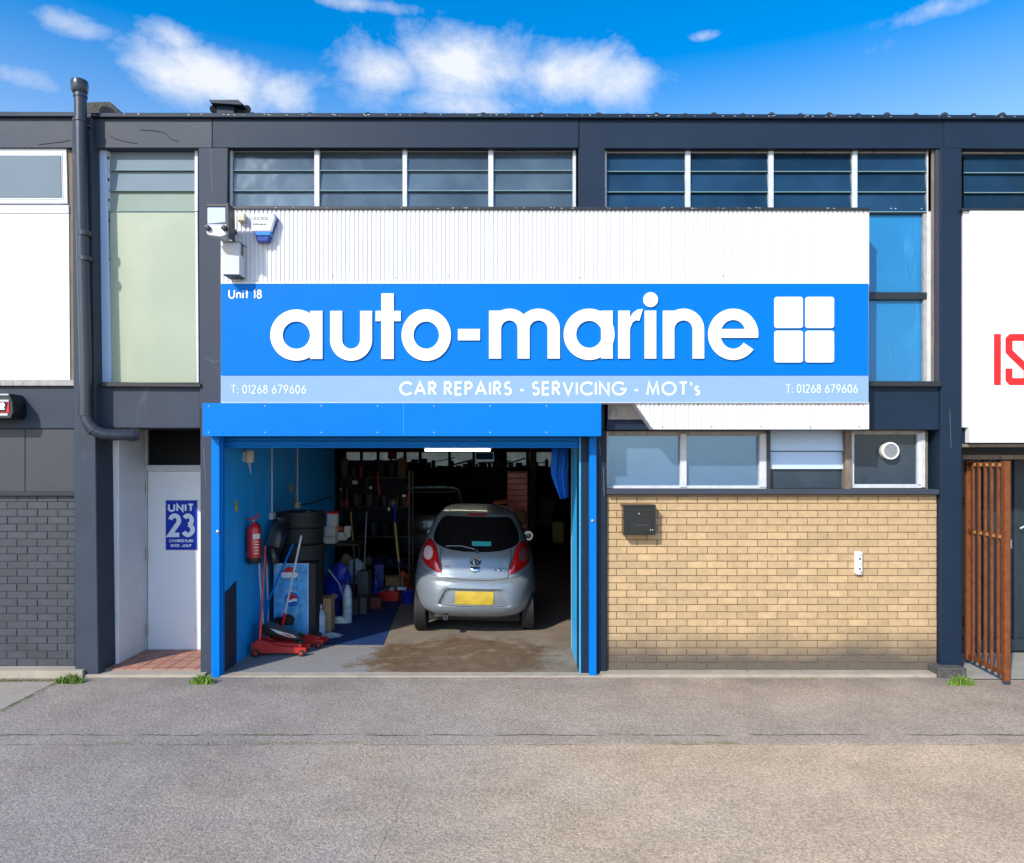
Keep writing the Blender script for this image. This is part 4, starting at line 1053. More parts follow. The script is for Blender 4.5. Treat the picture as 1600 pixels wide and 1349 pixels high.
# entrance right of the last column
en = thing('side_entrance', 'dark recessed entrance with steel door behind the rusty gate', 'entrance', (6.0, .7, 0))
bxo('lintel', (P(1503, 0, .05).x + 1.4, .2, P(0, 695, .1).z + .30), (2.8, .3, .60), 'sky_tint_grey', en)
slab('lintel_strip', (1504, 711, 1760, 718), .30, .36, 'wood_rot', en, .002)
slab('wood_strip', (1504, 694, 1760, 699), .02, .05, 'wood_rot', en, .002)
bxo('back_wall', (7.6, .95, 1.3), (4.9, .06, 2.7), 'gate_door', en)
bxo('side_wall', (5.06, .55, 1.3), (.06, .72, 2.7), 'gate_door', en)
for k in range(12): bxo('door_rib', (5.3 + k * .19, .905, 1.27), (.07, .03, 2.25), 'gate_door', en, bevel=.006)
bxo('bottom_rail', (6.4, .88, .12), (2.4, .05, .14), 'gate_door', en)
bxo('handle', (P(1577, 850, .85).x, .84, P(0, 850, .85).z), (.03, .05, .12), 'steel', en, bevel=.006)
b = MB(); b.tube([P(1594, 826, .85), P(1603, 822, .82)], .012, 8); b.build('pull', 'galv', en)

# rusty gate, swung out towards the yard
gt = thing('rusty_gate', 'rusty brown steel bar gate swung open beside the right column', 'gate', P(1512, 1040, .4))
H0 = Vector((5.315, .40, 0)); H1 = Vector((5.235, -.44, 0)); gd = (H1 - H0); glen = gd.length; gu = gd.normalized(); gn = Vector((gu.y, -gu.x, 0)); ang = math.atan2(gu.y, gu.x)
rotg = Matrix.Rotation(ang, 3, 'Z'); ZB, ZT = .075, 2.385
def gbar(nm, s_, z0, z1, w, th=.03, m='rust', par=None):
    c = H0 + gu * s_; return bxo(nm, (c.x, c.y, (z0 + z1) / 2), (w, th, z1 - z0), m, par or gt, bevel=.003, rot=rotg)
gbar('frame_post', .03, ZB, ZT, .06, .05); gbar('frame_post', glen - .035, ZB - .02, ZT, .07, .06)
for k in range(5): gbar('bar', .155 + k * .128, ZB + .02, ZT - .02, .030, .026)
for z in (ZB + .045, 1.575, ZT - .04):
    c = H0 + gu * glen / 2; bxo('rail', (c.x, c.y, z), (glen - .12, .014, .055), 'rust', gt, bevel=.003, rot=rotg)
b = MB()
for z in (1.575, ZT - .04):
    for k in range(5): c = H0 + gu * (.215 + k * .128) - gn * .0; b.box((c.x - .016, c.y, z), (.006, .03, .032))
b.build('weld_plate', 'rust_bright', gt)
b = MB()
for z in (.5, 1.9): b.tube([H0 + Vector((0, .03, z - .06)), H0 + Vector((0, .03, z + .06))], .018, 8)
b.build('hinge', 'rust', gt)
gb = bxo('stone_block', (P(1488, 0, -.12).x, .05, .045), (.31, .36, .13), 'moss_block', None, bevel=.012)
tag(gb, 'low grey stone block at the foot of the right column', 'stone block')

# ------------------------------------------------------------------ weeds
def tuft(label, px, py, wx, n, h, seed, lean=0.0):
    rnd = random.Random(seed); b = MB(); c = F(px, py)
    for i in range(n):
        x = c.x + max(-.8, min(.8, rnd.gauss(0, .42))) * wx; y = c.y + max(-.05, min(.05, rnd.gauss(0, .03))); a = rnd.uniform(0, 6.28); hh = h * rnd.uniform(.35, 1) * math.exp(-((x - c.x) / wx) ** 2 * .8)
        lx, ly = rnd.gauss(lean, .5) * hh, rnd.gauss(-.2, .35) * hh; w = rnd.uniform(.003, .0065)
        t = Vector((math.cos(a), math.sin(a), 0)) * w; p0 = Vector((x, y, 0)); p1 = p0 + Vector((lx * .4, ly * .4, hh * .65)); p2 = p0 + Vector((lx, ly, hh))
        b.add([p0 - t, p0 + t, p1 + t * .8, p1 - t * .8, p2], [(0, 1, 2, 3), (3, 2, 4)])
    o = b.build('weed_tuft', 'grass', fix=False); return tag(o, label, 'weeds', 'weed tufts along the wall foot', 'thing')
tuft('green weed tuft at the foot of the downpipe column', 110, 1067, .17, 260, .12, 1)
tuft('green weed tuft beside the left shutter guide', 317, 1068, .15, 320, .125, 2)
tuft('green weed tuft by the stone block under the rusty gate', 1500, 1070, .15, 240, .12, 3)
b = MB(); rnd = random.Random(5)
for i in range(900):
    u = rnd.random()
    if u < .5: px, py = rnd.uniform(0, 104), 1064.5 + rnd.gauss(0, 1.0)
    elif u < .7: t = rnd.random(); px, py = 95 - 95 * t, 1066 + 46 * t + rnd.gauss(0, 1.0)
    elif u < .85: px, py = rnd.gauss(1230, 60), 1063.5 + rnd.gauss(0, .8)
    else: px, py = rnd.uniform(300, 480), rnd.choice((1163, 1150)) + rnd.gauss(0, 1.2)
    c = F(px, py); h = rnd.uniform(.006, .022); a = rnd.uniform(0, 6.28); t = Vector((math.cos(a), math.sin(a), 0)) * .004
    c.z = .004; b.add([c - t, c + t, c + Vector((rnd.gauss(0, .01), rnd.gauss(0, .01), h))], [(0, 1, 2)])
tag(b.build('moss_fringe', 'moss', fix=False), 'moss and tiny weeds along the kerb and slab joints', 'moss', kind='stuff')

# ------------------------------------------------------------------ garage interior: walls, lights
lw = thing('garage_side_wall', 'bright blue boarded wall on the left inside the garage', 'wall', (-3.22, 2.6, 0)); lw['kind'] = 'structure'
ed = [.0, .42, .95, 1.52, 2.12, 2.74, 3.36, 3.98, 4.6, 5.2]
for a, c in zip(ed, ed[1:]): bxo('wall_board', (-3.247 + random.uniform(-.001, .001), (a + c) / 2, 1.4), (.018, c - a - .004, 2.8), 'wall_blue', lw, bevel=.002)
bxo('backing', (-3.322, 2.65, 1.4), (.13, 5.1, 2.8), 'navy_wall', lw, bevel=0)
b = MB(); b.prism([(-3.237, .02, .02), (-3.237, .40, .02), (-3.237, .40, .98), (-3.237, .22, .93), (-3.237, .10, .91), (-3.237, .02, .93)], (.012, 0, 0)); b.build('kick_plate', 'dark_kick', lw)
rw = thing('garage_side_wall', 'pale cyan painted wall edge on the right inside the garage', 'wall', (.76, .6, 0)); rw['kind'] = 'structure'
bxo('wall_board', (.762, .56, 1.4), (.02, 1.08, 2.8), 'wall_cyan', rw, bevel=.002)
bxo('wall_end', (.775, 1.115, 1.4), (.05, .02, 2.8), 'frame_white', rw, bevel=.002)
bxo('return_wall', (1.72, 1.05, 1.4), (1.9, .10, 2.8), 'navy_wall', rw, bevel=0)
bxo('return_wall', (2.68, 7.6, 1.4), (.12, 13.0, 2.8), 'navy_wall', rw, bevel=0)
bw = thing('garage_back_wall', 'dark blue back wall of the garage with a row of small high windows', 'wall', (-1.4, 14.1, 0)); bw['kind'] = 'structure'
s_ = FPX / (DIST + 14.0)
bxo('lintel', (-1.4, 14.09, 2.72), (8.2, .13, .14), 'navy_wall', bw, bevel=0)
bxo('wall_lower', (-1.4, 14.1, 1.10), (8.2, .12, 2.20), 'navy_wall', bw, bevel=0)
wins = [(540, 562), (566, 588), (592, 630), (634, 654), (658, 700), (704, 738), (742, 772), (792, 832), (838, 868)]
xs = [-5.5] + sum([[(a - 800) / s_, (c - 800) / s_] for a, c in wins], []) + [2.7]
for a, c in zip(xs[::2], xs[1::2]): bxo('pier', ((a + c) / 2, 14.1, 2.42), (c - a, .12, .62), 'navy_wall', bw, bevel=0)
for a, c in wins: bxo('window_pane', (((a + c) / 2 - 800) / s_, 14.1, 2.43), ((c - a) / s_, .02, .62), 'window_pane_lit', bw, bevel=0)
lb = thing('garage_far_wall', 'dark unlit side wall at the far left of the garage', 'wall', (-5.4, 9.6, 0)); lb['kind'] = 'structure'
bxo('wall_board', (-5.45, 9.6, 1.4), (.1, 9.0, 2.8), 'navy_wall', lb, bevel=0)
bxo('return_wall', (-4.35, 5.24, 1.4), (2.2, .08, 2.8), 'navy_wall', lb, bevel=0)
b = MB()
for y in (3.2, 5.6, 8.0, 10.4): b.box((-1.3, y, 2.745), (8.0, .10, .09))
tag(b.build('ceiling_joists', 'ceiling'), kind='structure')

tl = thing('strip_light', 'lit fluorescent strip light hanging from the garage ceiling', 'strip light', (-.78, 5.05, 2.6))
x0, x1 = P(664, 0, 5).x, P(766, 0, 5).x; zt = P(0, 703.5, 5).z
bxo('casing', ((x0 + x1) / 2, 5.05, zt + .055), (x1 - x0 + .06, .10, .05), 'frame_white', tl)
MB().tube([(x0, 5.0, zt), (x1, 5.0, zt)], .019, 12).build('tube', 'lit_tube', tl, smooth=True)
b = MB()
for x in (x0 + .2, x1 - .2): b.tube([(x, 5.05, zt + .07), (x, 5.05, 2.8)], .006, 6)
b.build('hanger', 'steel', tl)

# things on the left wall
XW = -3.238
def wall_d(px): return abs(XW) * FPX / (VX - px) - DIST     # depth of the left wall under a pixel column
bl = thing('bulkhead_light', 'small cream wall light with hanging cable high on the blue wall', 'wall light', (XW, wall_d(380), 2.4))
d = wall_d(381); zc_ = P(0, 714, d).z
b = MB(); b.lathe([(.030, -.075), (.052, -.07), (.058, .05), (.045, .075)], (XW + .065, d, zc_), (0, 0, 1), 16); b.build('body', 'cream_plastic', bl, smooth=True)
MB().box((XW + .012, d, zc_), (.02, .08, .12)).build('back_plate', 'frame_white', bl)
b = MB(); b.tube([(XW + .06, d, zc_ - .075), (XW + .07, d + .03, zc_ - .17), (XW + .05, d + .10, zc_ - .20), (XW + .02, d + .16, zc_ - .13), (XW + .012, d + .17, zc_ + .08)], .006, 6); b.build('cable', 'frame_white', bl)
def conduit(px, y0, y1, label, side=None, grey=True):
    d = wall_d(px); t = thing('conduit', label, 'conduit', (XW, d, P(0, y1, d).z), 'conduits on the blue wall')
    MB().tube([(XW + .016, d, P(0, y0, d).z), (XW + .016, d, P(0, y1, d).z)], .012, 8).build('pipe', 'frame_white', t, smooth=True)
    z = P(0, y1, d).z; bxo('socket', (XW + .03, d - .02, z - .03), (.06, .12, .09), 'frame_white', t, bevel=.006)
    return t
conduit(423, 690, 803, 'white conduit with socket, nearer of two on the blue wall'); conduit(463, 690, 786, 'white conduit with socket, farther of two on the blue wall')
for (px, py, h_, w_, m_n, lab) in ((369, 791, .125, .07, 'yellow_plastic', 'small yellow notice above the fire extinguisher'), (455, 763, .11, .12, 'yellow_plastic', 'dull yellow notice between the two conduits')):
    d = wall_d(px); z = P(0, py, d).z; o = bxo('wall_notice', (XW + .006, d, z), (.006, w_, h_), m_n); tag(o, lab, 'notice')
    q = MB(); q.box((XW + .010, d, z + .025), (.002, .035, .03)); q.box((XW + .010, d, z - .03), (.002, .02, .014)); q.build('symbol', 'print_dark', o)
d = wall_d(457); z = P(0, 785, d).z
b = MB(); b.tube([(XW + .02, d, z + .12), (XW + .03, d + .02, z + .02), (XW + .02, d - .05, z - .16)], .014, 6); tag(b.build('wall_strap', 'lift_yellow'), 'brown strap hanging beneath the dull yellow notice', 'strap')

fe = thing('fire_extinguisher', 'red fire extinguisher hung on the blue wall', 'fire extinguisher', (XW + .1, .72, 1.15))
d = .72; X = XW + .105; zb = P(0, 881, d).z; zt_ = P(0, 821, d).z
MB().lathe([(.06, 0), (.083, .012), (.083, .075)], (X, d, zb), (0, 0, 1), 24).build('base_ring', 'black_rubber', fe, smooth=True)
MB().lathe([(.080, .070), (.080, zt_ - zb - .05), (.070, zt_ - zb - .015), (.045, zt_ - zb + .012), (.020, zt_ - zb + .022), (.020, zt_ - zb + .05)], (X, d, zb), (0, 0, 1), 28).build('cylinder', 'red_paint', fe, smooth=True)
b = MB(); z = zt_ + .05; b.box((X, d, z + .005), (.035, .035, .035)); b.build('valve', 'steel', fe, bevel=.004)
b = MB(); b.tube([(X - .09, d - .01, z + .03), (X, d, z + .02), (X + .03, d, z + .03), (X + .055, d, z + .10)], .009, 6); b.tube([(X - .02, d, z + .035), (X + .065, d, z + .085)], .008, 6); b.build('lever', 'red_dull', fe)
b = MB(); b.tube([(X + .02, d - .01, z), (X + .085, d - .02, z - .05), (X + .10, d - .01, z - .25), (X + .095, d, z - .42)], .010, 8); b.build('hose', 'black_rubber', fe, smooth=True)
b = MB(); rr = .0808
for k0, (z0, z1, mname) in enumerate(((zt_ - .16, zt_ - .10, 'paper_white'),)):
    vs = []; fs = []
    for k in range(7):
        a = R(-78 + k * 12); vs += [(X + rr * math.cos(a), d + rr * math.sin(a), z0), (X + rr * math.cos(a), d + rr * math.sin(a), z1)]
    for k in range(6): fs.append((2 * k, 2 * k + 2, 2 * k + 3, 2 * k + 1))
    b.add(vs, fs)
for j in range(5):
    vs = []; fs = []; z0 = zt_ - .20 - j * .035; z1 = z0 + .012
    for k in range(5):
        a = R(-70 + k * 10 + (j % 2) * 4); vs += [(X + rr * math.cos(a), d + rr * math.sin(a), z0), (X + rr * math.cos(a), d + rr * math.sin(a), z1)]
    for k in range(4): fs.append((2 * k, 2 * k + 2, 2 * k + 3, 2 * k + 1))
    b.add(vs, fs)
b.build('label', 'paper_white', fe, fix=False)

# ------------------------------------------------------------------ trolley jacks
def trolley_jack(label, c, yaw, L_, handle_to, hmat2, body='red_dull'):
    """c: floor point under the rear (handle) end, yaw: direction of the nose"""
    t = thing('trolley_jack', label, 'trolley jack', c, 'red trolley jacks by the blue wall'); M = Matrix.Rotation(yaw, 3, 'Z'); c = Vector(c)
    def g(x, y, z): return c + M @ Vector((x, y, z))
    prof = [(0, .035), (0, .15), (.07, .20), (.16, .19), (.30, .125), (L_ - .10, .105), (L_, .10), (L_, .045), (L_ - .1, .035), (.25, .04)]
    for sy in (-.105, .09):
        b = MB(); b.prism([g(x, sy, z) for x, z in prof], M @ Vector((0, .014, 0))); b.build('side_plate', body, t, bevel=.003)
    b = MB(); b.prism([g(x, -.09, z) for x, z in ((.02, .06), (.02, .14), (.16, .17), (.20, .08))], M @ Vector((0, .18, 0))); b.build('pump_body', body, t, bevel=.008)
    b = MB(); b.prism([g(x, -.045, z) for x, z in ((.14, .12), (.18, .16), (L_ - .08, .135), (L_ - .06, .10), (L_ - .1, .085))], M @ Vector((0, .09, 0))); b.build('lifting_arm', body, t, bevel=.006)
    MB().lathe([(.045, 0), (.05, .02), (.05, .035), (.03, .036)], g(L_ - .10, 0, .128), (0, 0, 1), 16).build('saddle', 'matt_black', t, smooth=True)
    for x, r_, ys in ((.06, .045, (-.135, .115)), (L_ - .055, .038, (-.135, .115))):
        for y in ys:
            w = MB(); w.lathe([(r_ * .5, 0), (r_, .004), (r_, .024), (r_ * .5, .028)], g(x, y, r_), M @ Vector((0, 1, 0)), 18); o = w.build('wheel', 'black_rubber', t, smooth=True)
            MB().lathe([(r_ * .55, -.002), (r_ * .25, -.004)], g(x, y, r_), M @ Vector((0, 1, 0)), 14).build('hub', body, o)
    a = g(.07, 0, .14); bb = Vector(handle_to); m_ = a + (bb - a) * .22
    MB().tube([a, m_], .020, 10).build('handle_socket', 'red_paint', t, smooth=True)
    MB().tube([m_, bb], .0135, 10).build('handle', hmat2, t, smooth=True)
    return t
trolley_jack('red trolley jack with red handle, nearest the doorway', (-3.17, .82, .012), R(2), .66, (-3.09, 1.0, 1.32), 'red_paint')
trolley_jack('red trolley jack with white handle, just behind the nearest one', (-3.05, 1.26, .012), R(-3), .66, (-2.70, 1.22, 1.43), 'frame_white')
tb_ = MB(); c = Vector((-2.86, .93, .0)); M = Matrix.Rotation(R(-2), 3, 'Z')
tb_.prism([c + Vector((x, -.06, z)) for x, z in ((-.26, .24), (-.24, .36), (-.16, .37), (.22, .23), (.27, .19), (.20, .165), (-.05, .22))], (0, .16, 0))
o = tb_.build('tool_case', 'black_plastic', bevel=.012, segs=2); tag(o, 'black plastic tool case with red and white flash lying on the jack', 'tool case')
b = MB(); b.add([(-2.99, .868, .322), (-2.70, .868, .235), (-2.66, .868, .206), (-2.76, .868, .212), (-2.90, .868, .262)], [(0, 1, 2, 3, 4)]); b.build('flash', 'paper_white', o, fix=False)
b = MB(); b.add([(-2.86, .8668, .266), (-2.72, .8668, .232), (-2.69, .8668, .213), (-2.76, .8668, .219)], [(0, 1, 2, 3)]); b.build('flash_red', 'print_red', o, fix=False)
b = MB(); b.lathe([(.02, 0), (.085, .01), (.09, .09), (.05, .13)], (-2.93, 1.36, .25), (0, .3, 1), 14); b.lathe([(.02, 0), (.06, .01), (.06, .09), (.03, .12)], (-3.06, 1.38, .23), (.2, .3, 1), 14)
tag(b.build('black_bundle', 'matt_black', smooth=True), 'black rubber bundle heaped behind the jacks', 'bundle')

# poles leaning in the corner
def pole(label, pts, r_, m_n, name='leaning_pole'):
    o = MB().tube(pts, r_, 8).build(name, m_n, smooth=True); return tag(o, label, 'pole', 'poles leaning in the corner')
pole('blue pole slanting in front of the drinks cooler', [P(458, 850, 1.35), P(419, 940, 1.30), P(412, 1005, 1.25)], .013, 'shutter_blue')
pole('white pole upright close to the blue wall', [P(404, 868, 1.10), P(406, 905, 1.10), P(411, 975, 1.12), P(413, 1012, 1.15)], .012, 'frame_white')
pole('thin pale pole just left of the drinks cooler', [P(416, 872, 1.45), P(418, 925, 1.45), P(420, 1003, 1.45)], .011, 'cream_plastic')

# ------------------------------------------------------------------ drinks cooler, tyres
ck = thing('drinks_cooler', 'black drinks cooler with a blue printed front under the tyres', 'drinks cooler', (-2.87, 1.8, 0))
DF = 1.56
x0, x1 = max(P(427, 0, DF).x, -3.19), P(493, 0, DF).x; zt_ = P(0, 880, DF).z
bxo('cabinet', ((x0 + x1) / 2, DF + .22, zt_ / 2 + .01), (x1 - x0, .40, zt_ - .02), 'matt_black', ck, bevel=.008)
slab('printed_front', (427.5, 882, 481, 1000), DF - .012, DF + .01, 'cooler_print', ck, .002)
slab('front_frame', (481.5, 881, 492.5, 1000), DF - .010, DF + .01, 'tool_dark', ck, .002)
slabs('frame_bead', [(426.5, 880.5, 482.5, 882), (480.5, 882, 482, 1000)], DF - .014, DF, 'slat_blue', ck)
def globe(cx_, cy_, r_, dd, full=True):
    def disc(a0, a1, mname, k, pts=None):
        b = MB(); pp = pts or arc(cx_, cy_, r_, r_, a0, a1, 20); b.add([P(x, y, dd - .0006 * k) for x, y in pp], [tuple(range(len(pp)))]); b.build('emblem', mname, ck, fix=False)
    disc(0, 360, 'unit_blue', 0, arc(cx_, cy_, r_ * 1.22, r_ * 1.25, 0, 359, 28))
    disc(0, 360, 'letter_white', 1, arc(cx_, cy_, r_, r_, 0, 359, 28))
    top = arc(cx_, cy_, r_ * .97, r_ * .97, 190, 350, 20); wave = [(cx_ + r_ * (.95 - 1.9 * t), cy_ - r_ * (.05 + .16 * math.sin(t * 6.28))) for t in [i / 12 for i in range(13)]]
    disc(0, 0, 'print_red', 2, top + wave)
    bot = arc(cx_, cy_, r_ * .97, r_ * .97, 25, 155, 20); wave = [(cx_ - r_ * (.85 - 1.7 * t), cy_ + r_ * (.42 + .12 * math.sin(t * 6.28))) for t in [i / 12 for i in range(13)]]
    disc(0, 0, 'sign_blue', 2, bot + wave)
globe(456, 937, 8.8, DF - .0135)
b = MB(); b.add([P(x, y, DF - .0135) for x, y in arc(452, 897, 14, 7, 0, 359, 20)], [tuple(range(21))]); b.build('emblem', 'unit_blue', ck, fix=False)
b = MB(); b.add([P(x, y, DF - .0142) for x, y in [(439, 898), (441, 894), (463, 894), (466, 898), (463, 903), (441, 903)]], [tuple(range(6))]); b.build('emblem', 'letter_white', ck, fix=False)
b = MB(); b.add([P(x, y, DF - .0149) for x, y in [(442, 894.5), (446, 887.5), (452, 886), (459, 887.5), (462, 894.5)]], [tuple(range(5))]); b.build('emblem', 'print_red', ck, fix=False)
text_flat('lettering', 'MAX', 447, 921, 464, 926, DF - .0142, .2, 'slat_blue', ck) if all(k in GL for k in 'MAX') else None
text_flat('lettering', '11', 464, 961, 469, 965, DF - .0142, .25, 'print_dark', ck)
def tyre(label, c, ax, ro, w, group, name='tyre'):
    t = thing(name, label, 'tyre', c, group); ri = ro * .60
    prof = [(ri, -w * .38), (ri * 1.08, -w * .46), (ro * .86, -w * .52), (ro * .95, -w * .48), (ro * .985, -w * .40)]
    for k in range(5):
        u = -w * .36 + k * w * .18; prof += [(ro, u), (ro, u + w * .13)]
        if k < 4: prof += [(ro - .009, u + w * .135), (ro - .009, u + w * .175)]
    prof += [(ro * .985, w * .41), (ro * .95, w * .48), (ro * .86, w * .52), (ri * 1.08, w * .46), (ri, w * .38)]
    MB().lathe(prof, c, ax, 40, closed=True).build('carcass', 'black_rubber', t, smooth=True, angle=25); return t
cx_ = P(473.5, 0, 1.95).x
for k, nm in enumerate(('worn black tyre, bottom one of the stack on the cooler', 'black tyre in the middle of the stack on the cooler', 'black tyre on top of the stack on the cooler')):
    tyre(nm, (cx_ + (.012, -.014, .006)[k], 1.86 + (.0, .012, -.01)[k], zt_ + .115 + k * .222), (0, 0, 1), .305, .215, 'tyres stacked on the drinks cooler')
# a long black liner hangs over the tyres: a bent sheet
b = MB(); path = [(417, 884, 1.30), (416, 858, 1.28), (419, 838, 1.30), (427, 820, 1.36), (440, 809, 1.45), (460, 803.5, 1.6), (484, 800, 1.8)]
vs = []; nseg = len(path)
for i, (px, py, dd) in enumerate(path):
    w = (.10, .17, .19, .18, .15, .12, .08)[i]; p0 = P(px, py, dd)
    for j in range(6):
        t = j / 5; vs.append(p0 + Vector((t * w * (.95 if i < 4 else .3), t * .10 + .04 * math.sin(t * 3.1), -t * w * (.18 if i < 3 else .45) - .03 * math.sin(t * 3.1) + (.05 * t if i == 0 else 0))))
fs = [(i * 6 + j, i * 6 + j + 1, i * 6 + j + 7, i * 6 + j + 6) for i in range(nseg - 1) for j in range(5)]
b.add(vs, fs); o = b.build('arch_liner', 'black_plastic', smooth=True, fix=False); tag(o, 'curved black plastic wheel arch liner draped against the tyre stack', 'arch liner')
o.modifiers.new('thick', 'SOLIDIFY').thickness = .006; sm = o.modifiers.new('sub', 'SUBSURF'); sm.levels = sm.render_levels = 2
b = MB(); b.lathe([(.035, 0), (.060, .03), (.075, .12), (.068, .20), (.03, .23)], P(429, 882, 1.22), (-.25, .2, 1), 14); tag(b.build('plastic_duct', 'black_plastic', smooth=True), 'shiny black plastic duct hanging below the arch liner', 'duct')
pole('thin grey pipe lying across the top of the tyres', [P(434, 811, 1.6), P(484, 800, 2.0)], .012, 'galv')

# ------------------------------------------------------------------ small goods on the floor
def carton(label, c, size, m_n='cardboard', rz=0, open_=False, group=None):
    t = thing('cardboard_box', label, 'cardboard box', (c[0], c[1], c[2]), group); M = Matrix.Rotation(R(rz), 3, 'Z'); c = Vector(c)
    bxo('body', c + Vector((0, 0, size[2] / 2)), size, m_n, t, bevel=.004, rot=M)
    for s in (-1, 1):
        q = M @ Vector((s * size[0] * .5, 0, 0)); bxo('flap', c + q + Vector((s * .02, 0, size[2] + .01)), (.09, size[1] * .96, .005), m_n, t, bevel=0, rot=M @ Matrix.Rotation(R(18 * s), 3, 'Y'))
    return t
carton('brown cardboard box standing beside the drinks cooler', (-2.645, 2.08, .016), (.27, .27, .47), rz=3)
def bottle(label, c, h, r_, m_n, cap, name='bottle', group=None):
    t = thing(name, label, 'bottle', c, group)
    MB().lathe([(r_ * .9, 0), (r_, h * .04), (r_, h * .6), (r_ * .8, h * .75), (r_ * .35, h * .86), (r_ * .35, h * .9)], c, (0, 0, 1), 16).build('body', m_n, t, smooth=True)
    MB().lathe([(r_ * .42, h * .89), (r_ * .42, h)], c, (0, 0, 1), 12).build('cap', cap, t); return t
bottle('clear blue screenwash bottle before the cardboard box', (-2.63, 1.84, .016), .41, .085, 'clear_plastic', 'slat_blue')
bottle('tall pale bottle standing on the cardboard box', (-2.70, 2.08, .50), .36, .06, 'clear_plastic', 'frame_white')
bottle('squat pale bottle behind the cardboard box', (-2.42, 2.60, .015), .62, .07, 'clear_plastic', 'black_plastic')
def bag(label, c, w, h, m_n, seed, name='plastic_bag'):
    rnd = random.Random(seed); vs = []; n, mm = 12, 8
    for i in range(mm):
        t = i / (mm - 1)
        for k in range(n):
            a = 2 * math.pi * k / n; r_ = w * (.5, .52, .55, .50, .46, .40, .30, .12)[i] * rnd.uniform(.62, 1.28); vs.append((c[0] + r_ * math.cos(a), c[1] + r_ * .7 * math.sin(a), c[2] + t * h))
    fs = [(i * n + k, i * n + (k + 1) % n, (i + 1) * n + (k + 1) % n, (i + 1) * n + k) for i in range(mm - 1) for k in range(n)] + [tuple(range(n))[::-1], tuple((mm - 1) * n + k for k in range(n))]
    o = MB().add(vs, fs).build(name, m_n, smooth=True, angle=28); return tag(o, label, 'bag')
bag('crumpled dark blue plastic bag beside the shelves', (P(531, 0, 2.9).x, 2.9, .30), .34, .55, 'bag_blue', 3)
bag('pale clear plastic bag of rubbish behind the blue bag', (P(556, 0, 4.0).x, 4.0, .35), .36, .42, 'clear_plastic', 4)
bag('brown paper sack behind the blue bag', (P(541, 0, 4.3).x, 4.3, .30), .30, .50, 'cardboard', 9, 'paper_sack')
bag('white crumpled cloth on the floor by the blue mat', (P(533, 0, 2.9).x + .05, 2.55, .016), .22, .10, 'paper_white', 6, 'cloth')
bag('clear plastic sheet scrap on the mat edge', (P(516, 0, 1.75).x, 1.72, .016), .30, .05, 'clear_plastic', 8, 'plastic_scrap')
o = bxo('blue_rag', (P(492, 0, 1.45).x, 1.42, .035), (.12, .07, .04), 'sign_blue', bevel=.012); tag(o, 'small bright blue block in front of the second jack', 'block')
c = F(606, 941); tr_ = thing('red_tray', 'red plastic tray on the floor left of the silver car', 'tray', c)
b = MB(); b.prism([c + Vector((x, 0, z)) for x, z in ((-.17, 0), (.16, 0), (.20, .16), (.05, .19), (-.19, .15))], (0, .3, 0)); b.build('body', 'red_paint', tr_, bevel=.02, segs=2)
MB().lathe([(.04, 0), (.05, .02), (.04, .05)], c + Vector((.05, .1, .17)), (.2, -.6, 1), 12).build('cap', 'frame_white', tr_)
c = F(636, 945); tb_ = thing('blue_tub', 'dark blue tub with a rag beside the red tray', 'tub', c)
MB().lathe([(.09, 0), (.115, .20), (.125, .21), (.10, .19), (.08, .02)], c + Vector((0, .1, 0)), (0, 0, 1), 16).build('body', 'bag_blue', tb_, smooth=True)
MB().box(c + Vector((-.1, .12, .25)), (.16, .1, .06)).build('rag', 'slat_blue', tb_, bevel=.02, segs=2)
carton('opened cardboard box behind the red tray', (P(620, 0, 5).x, 5.0, .012), (.34, .26, .30), rz=-8)
br = thing('broom', 'yellow handled broom standing left of the silver car', 'broom', P(626, 921, 4.35))
MB().tube([P(616.5, 788, 4.5), P(617, 817, 4.47)], .019, 10).build('upper_handle', 'unit_blue', br, smooth=True)
MB().tube([P(617, 817, 4.47), P(623, 878, 4.4)], .021, 10).build('handle', 'wood_handle', br, smooth=True)
MB().tube([P(623, 878, 4.4), P(626, 919, 4.35)], .016, 10).build('lower_handle', 'black_plastic', br, smooth=True)
q = P(626, 922, 4.35); bxo('head', (q.x, q.y, .05), (.26, .07, .08), 'black_rubber', br, bevel=.01)

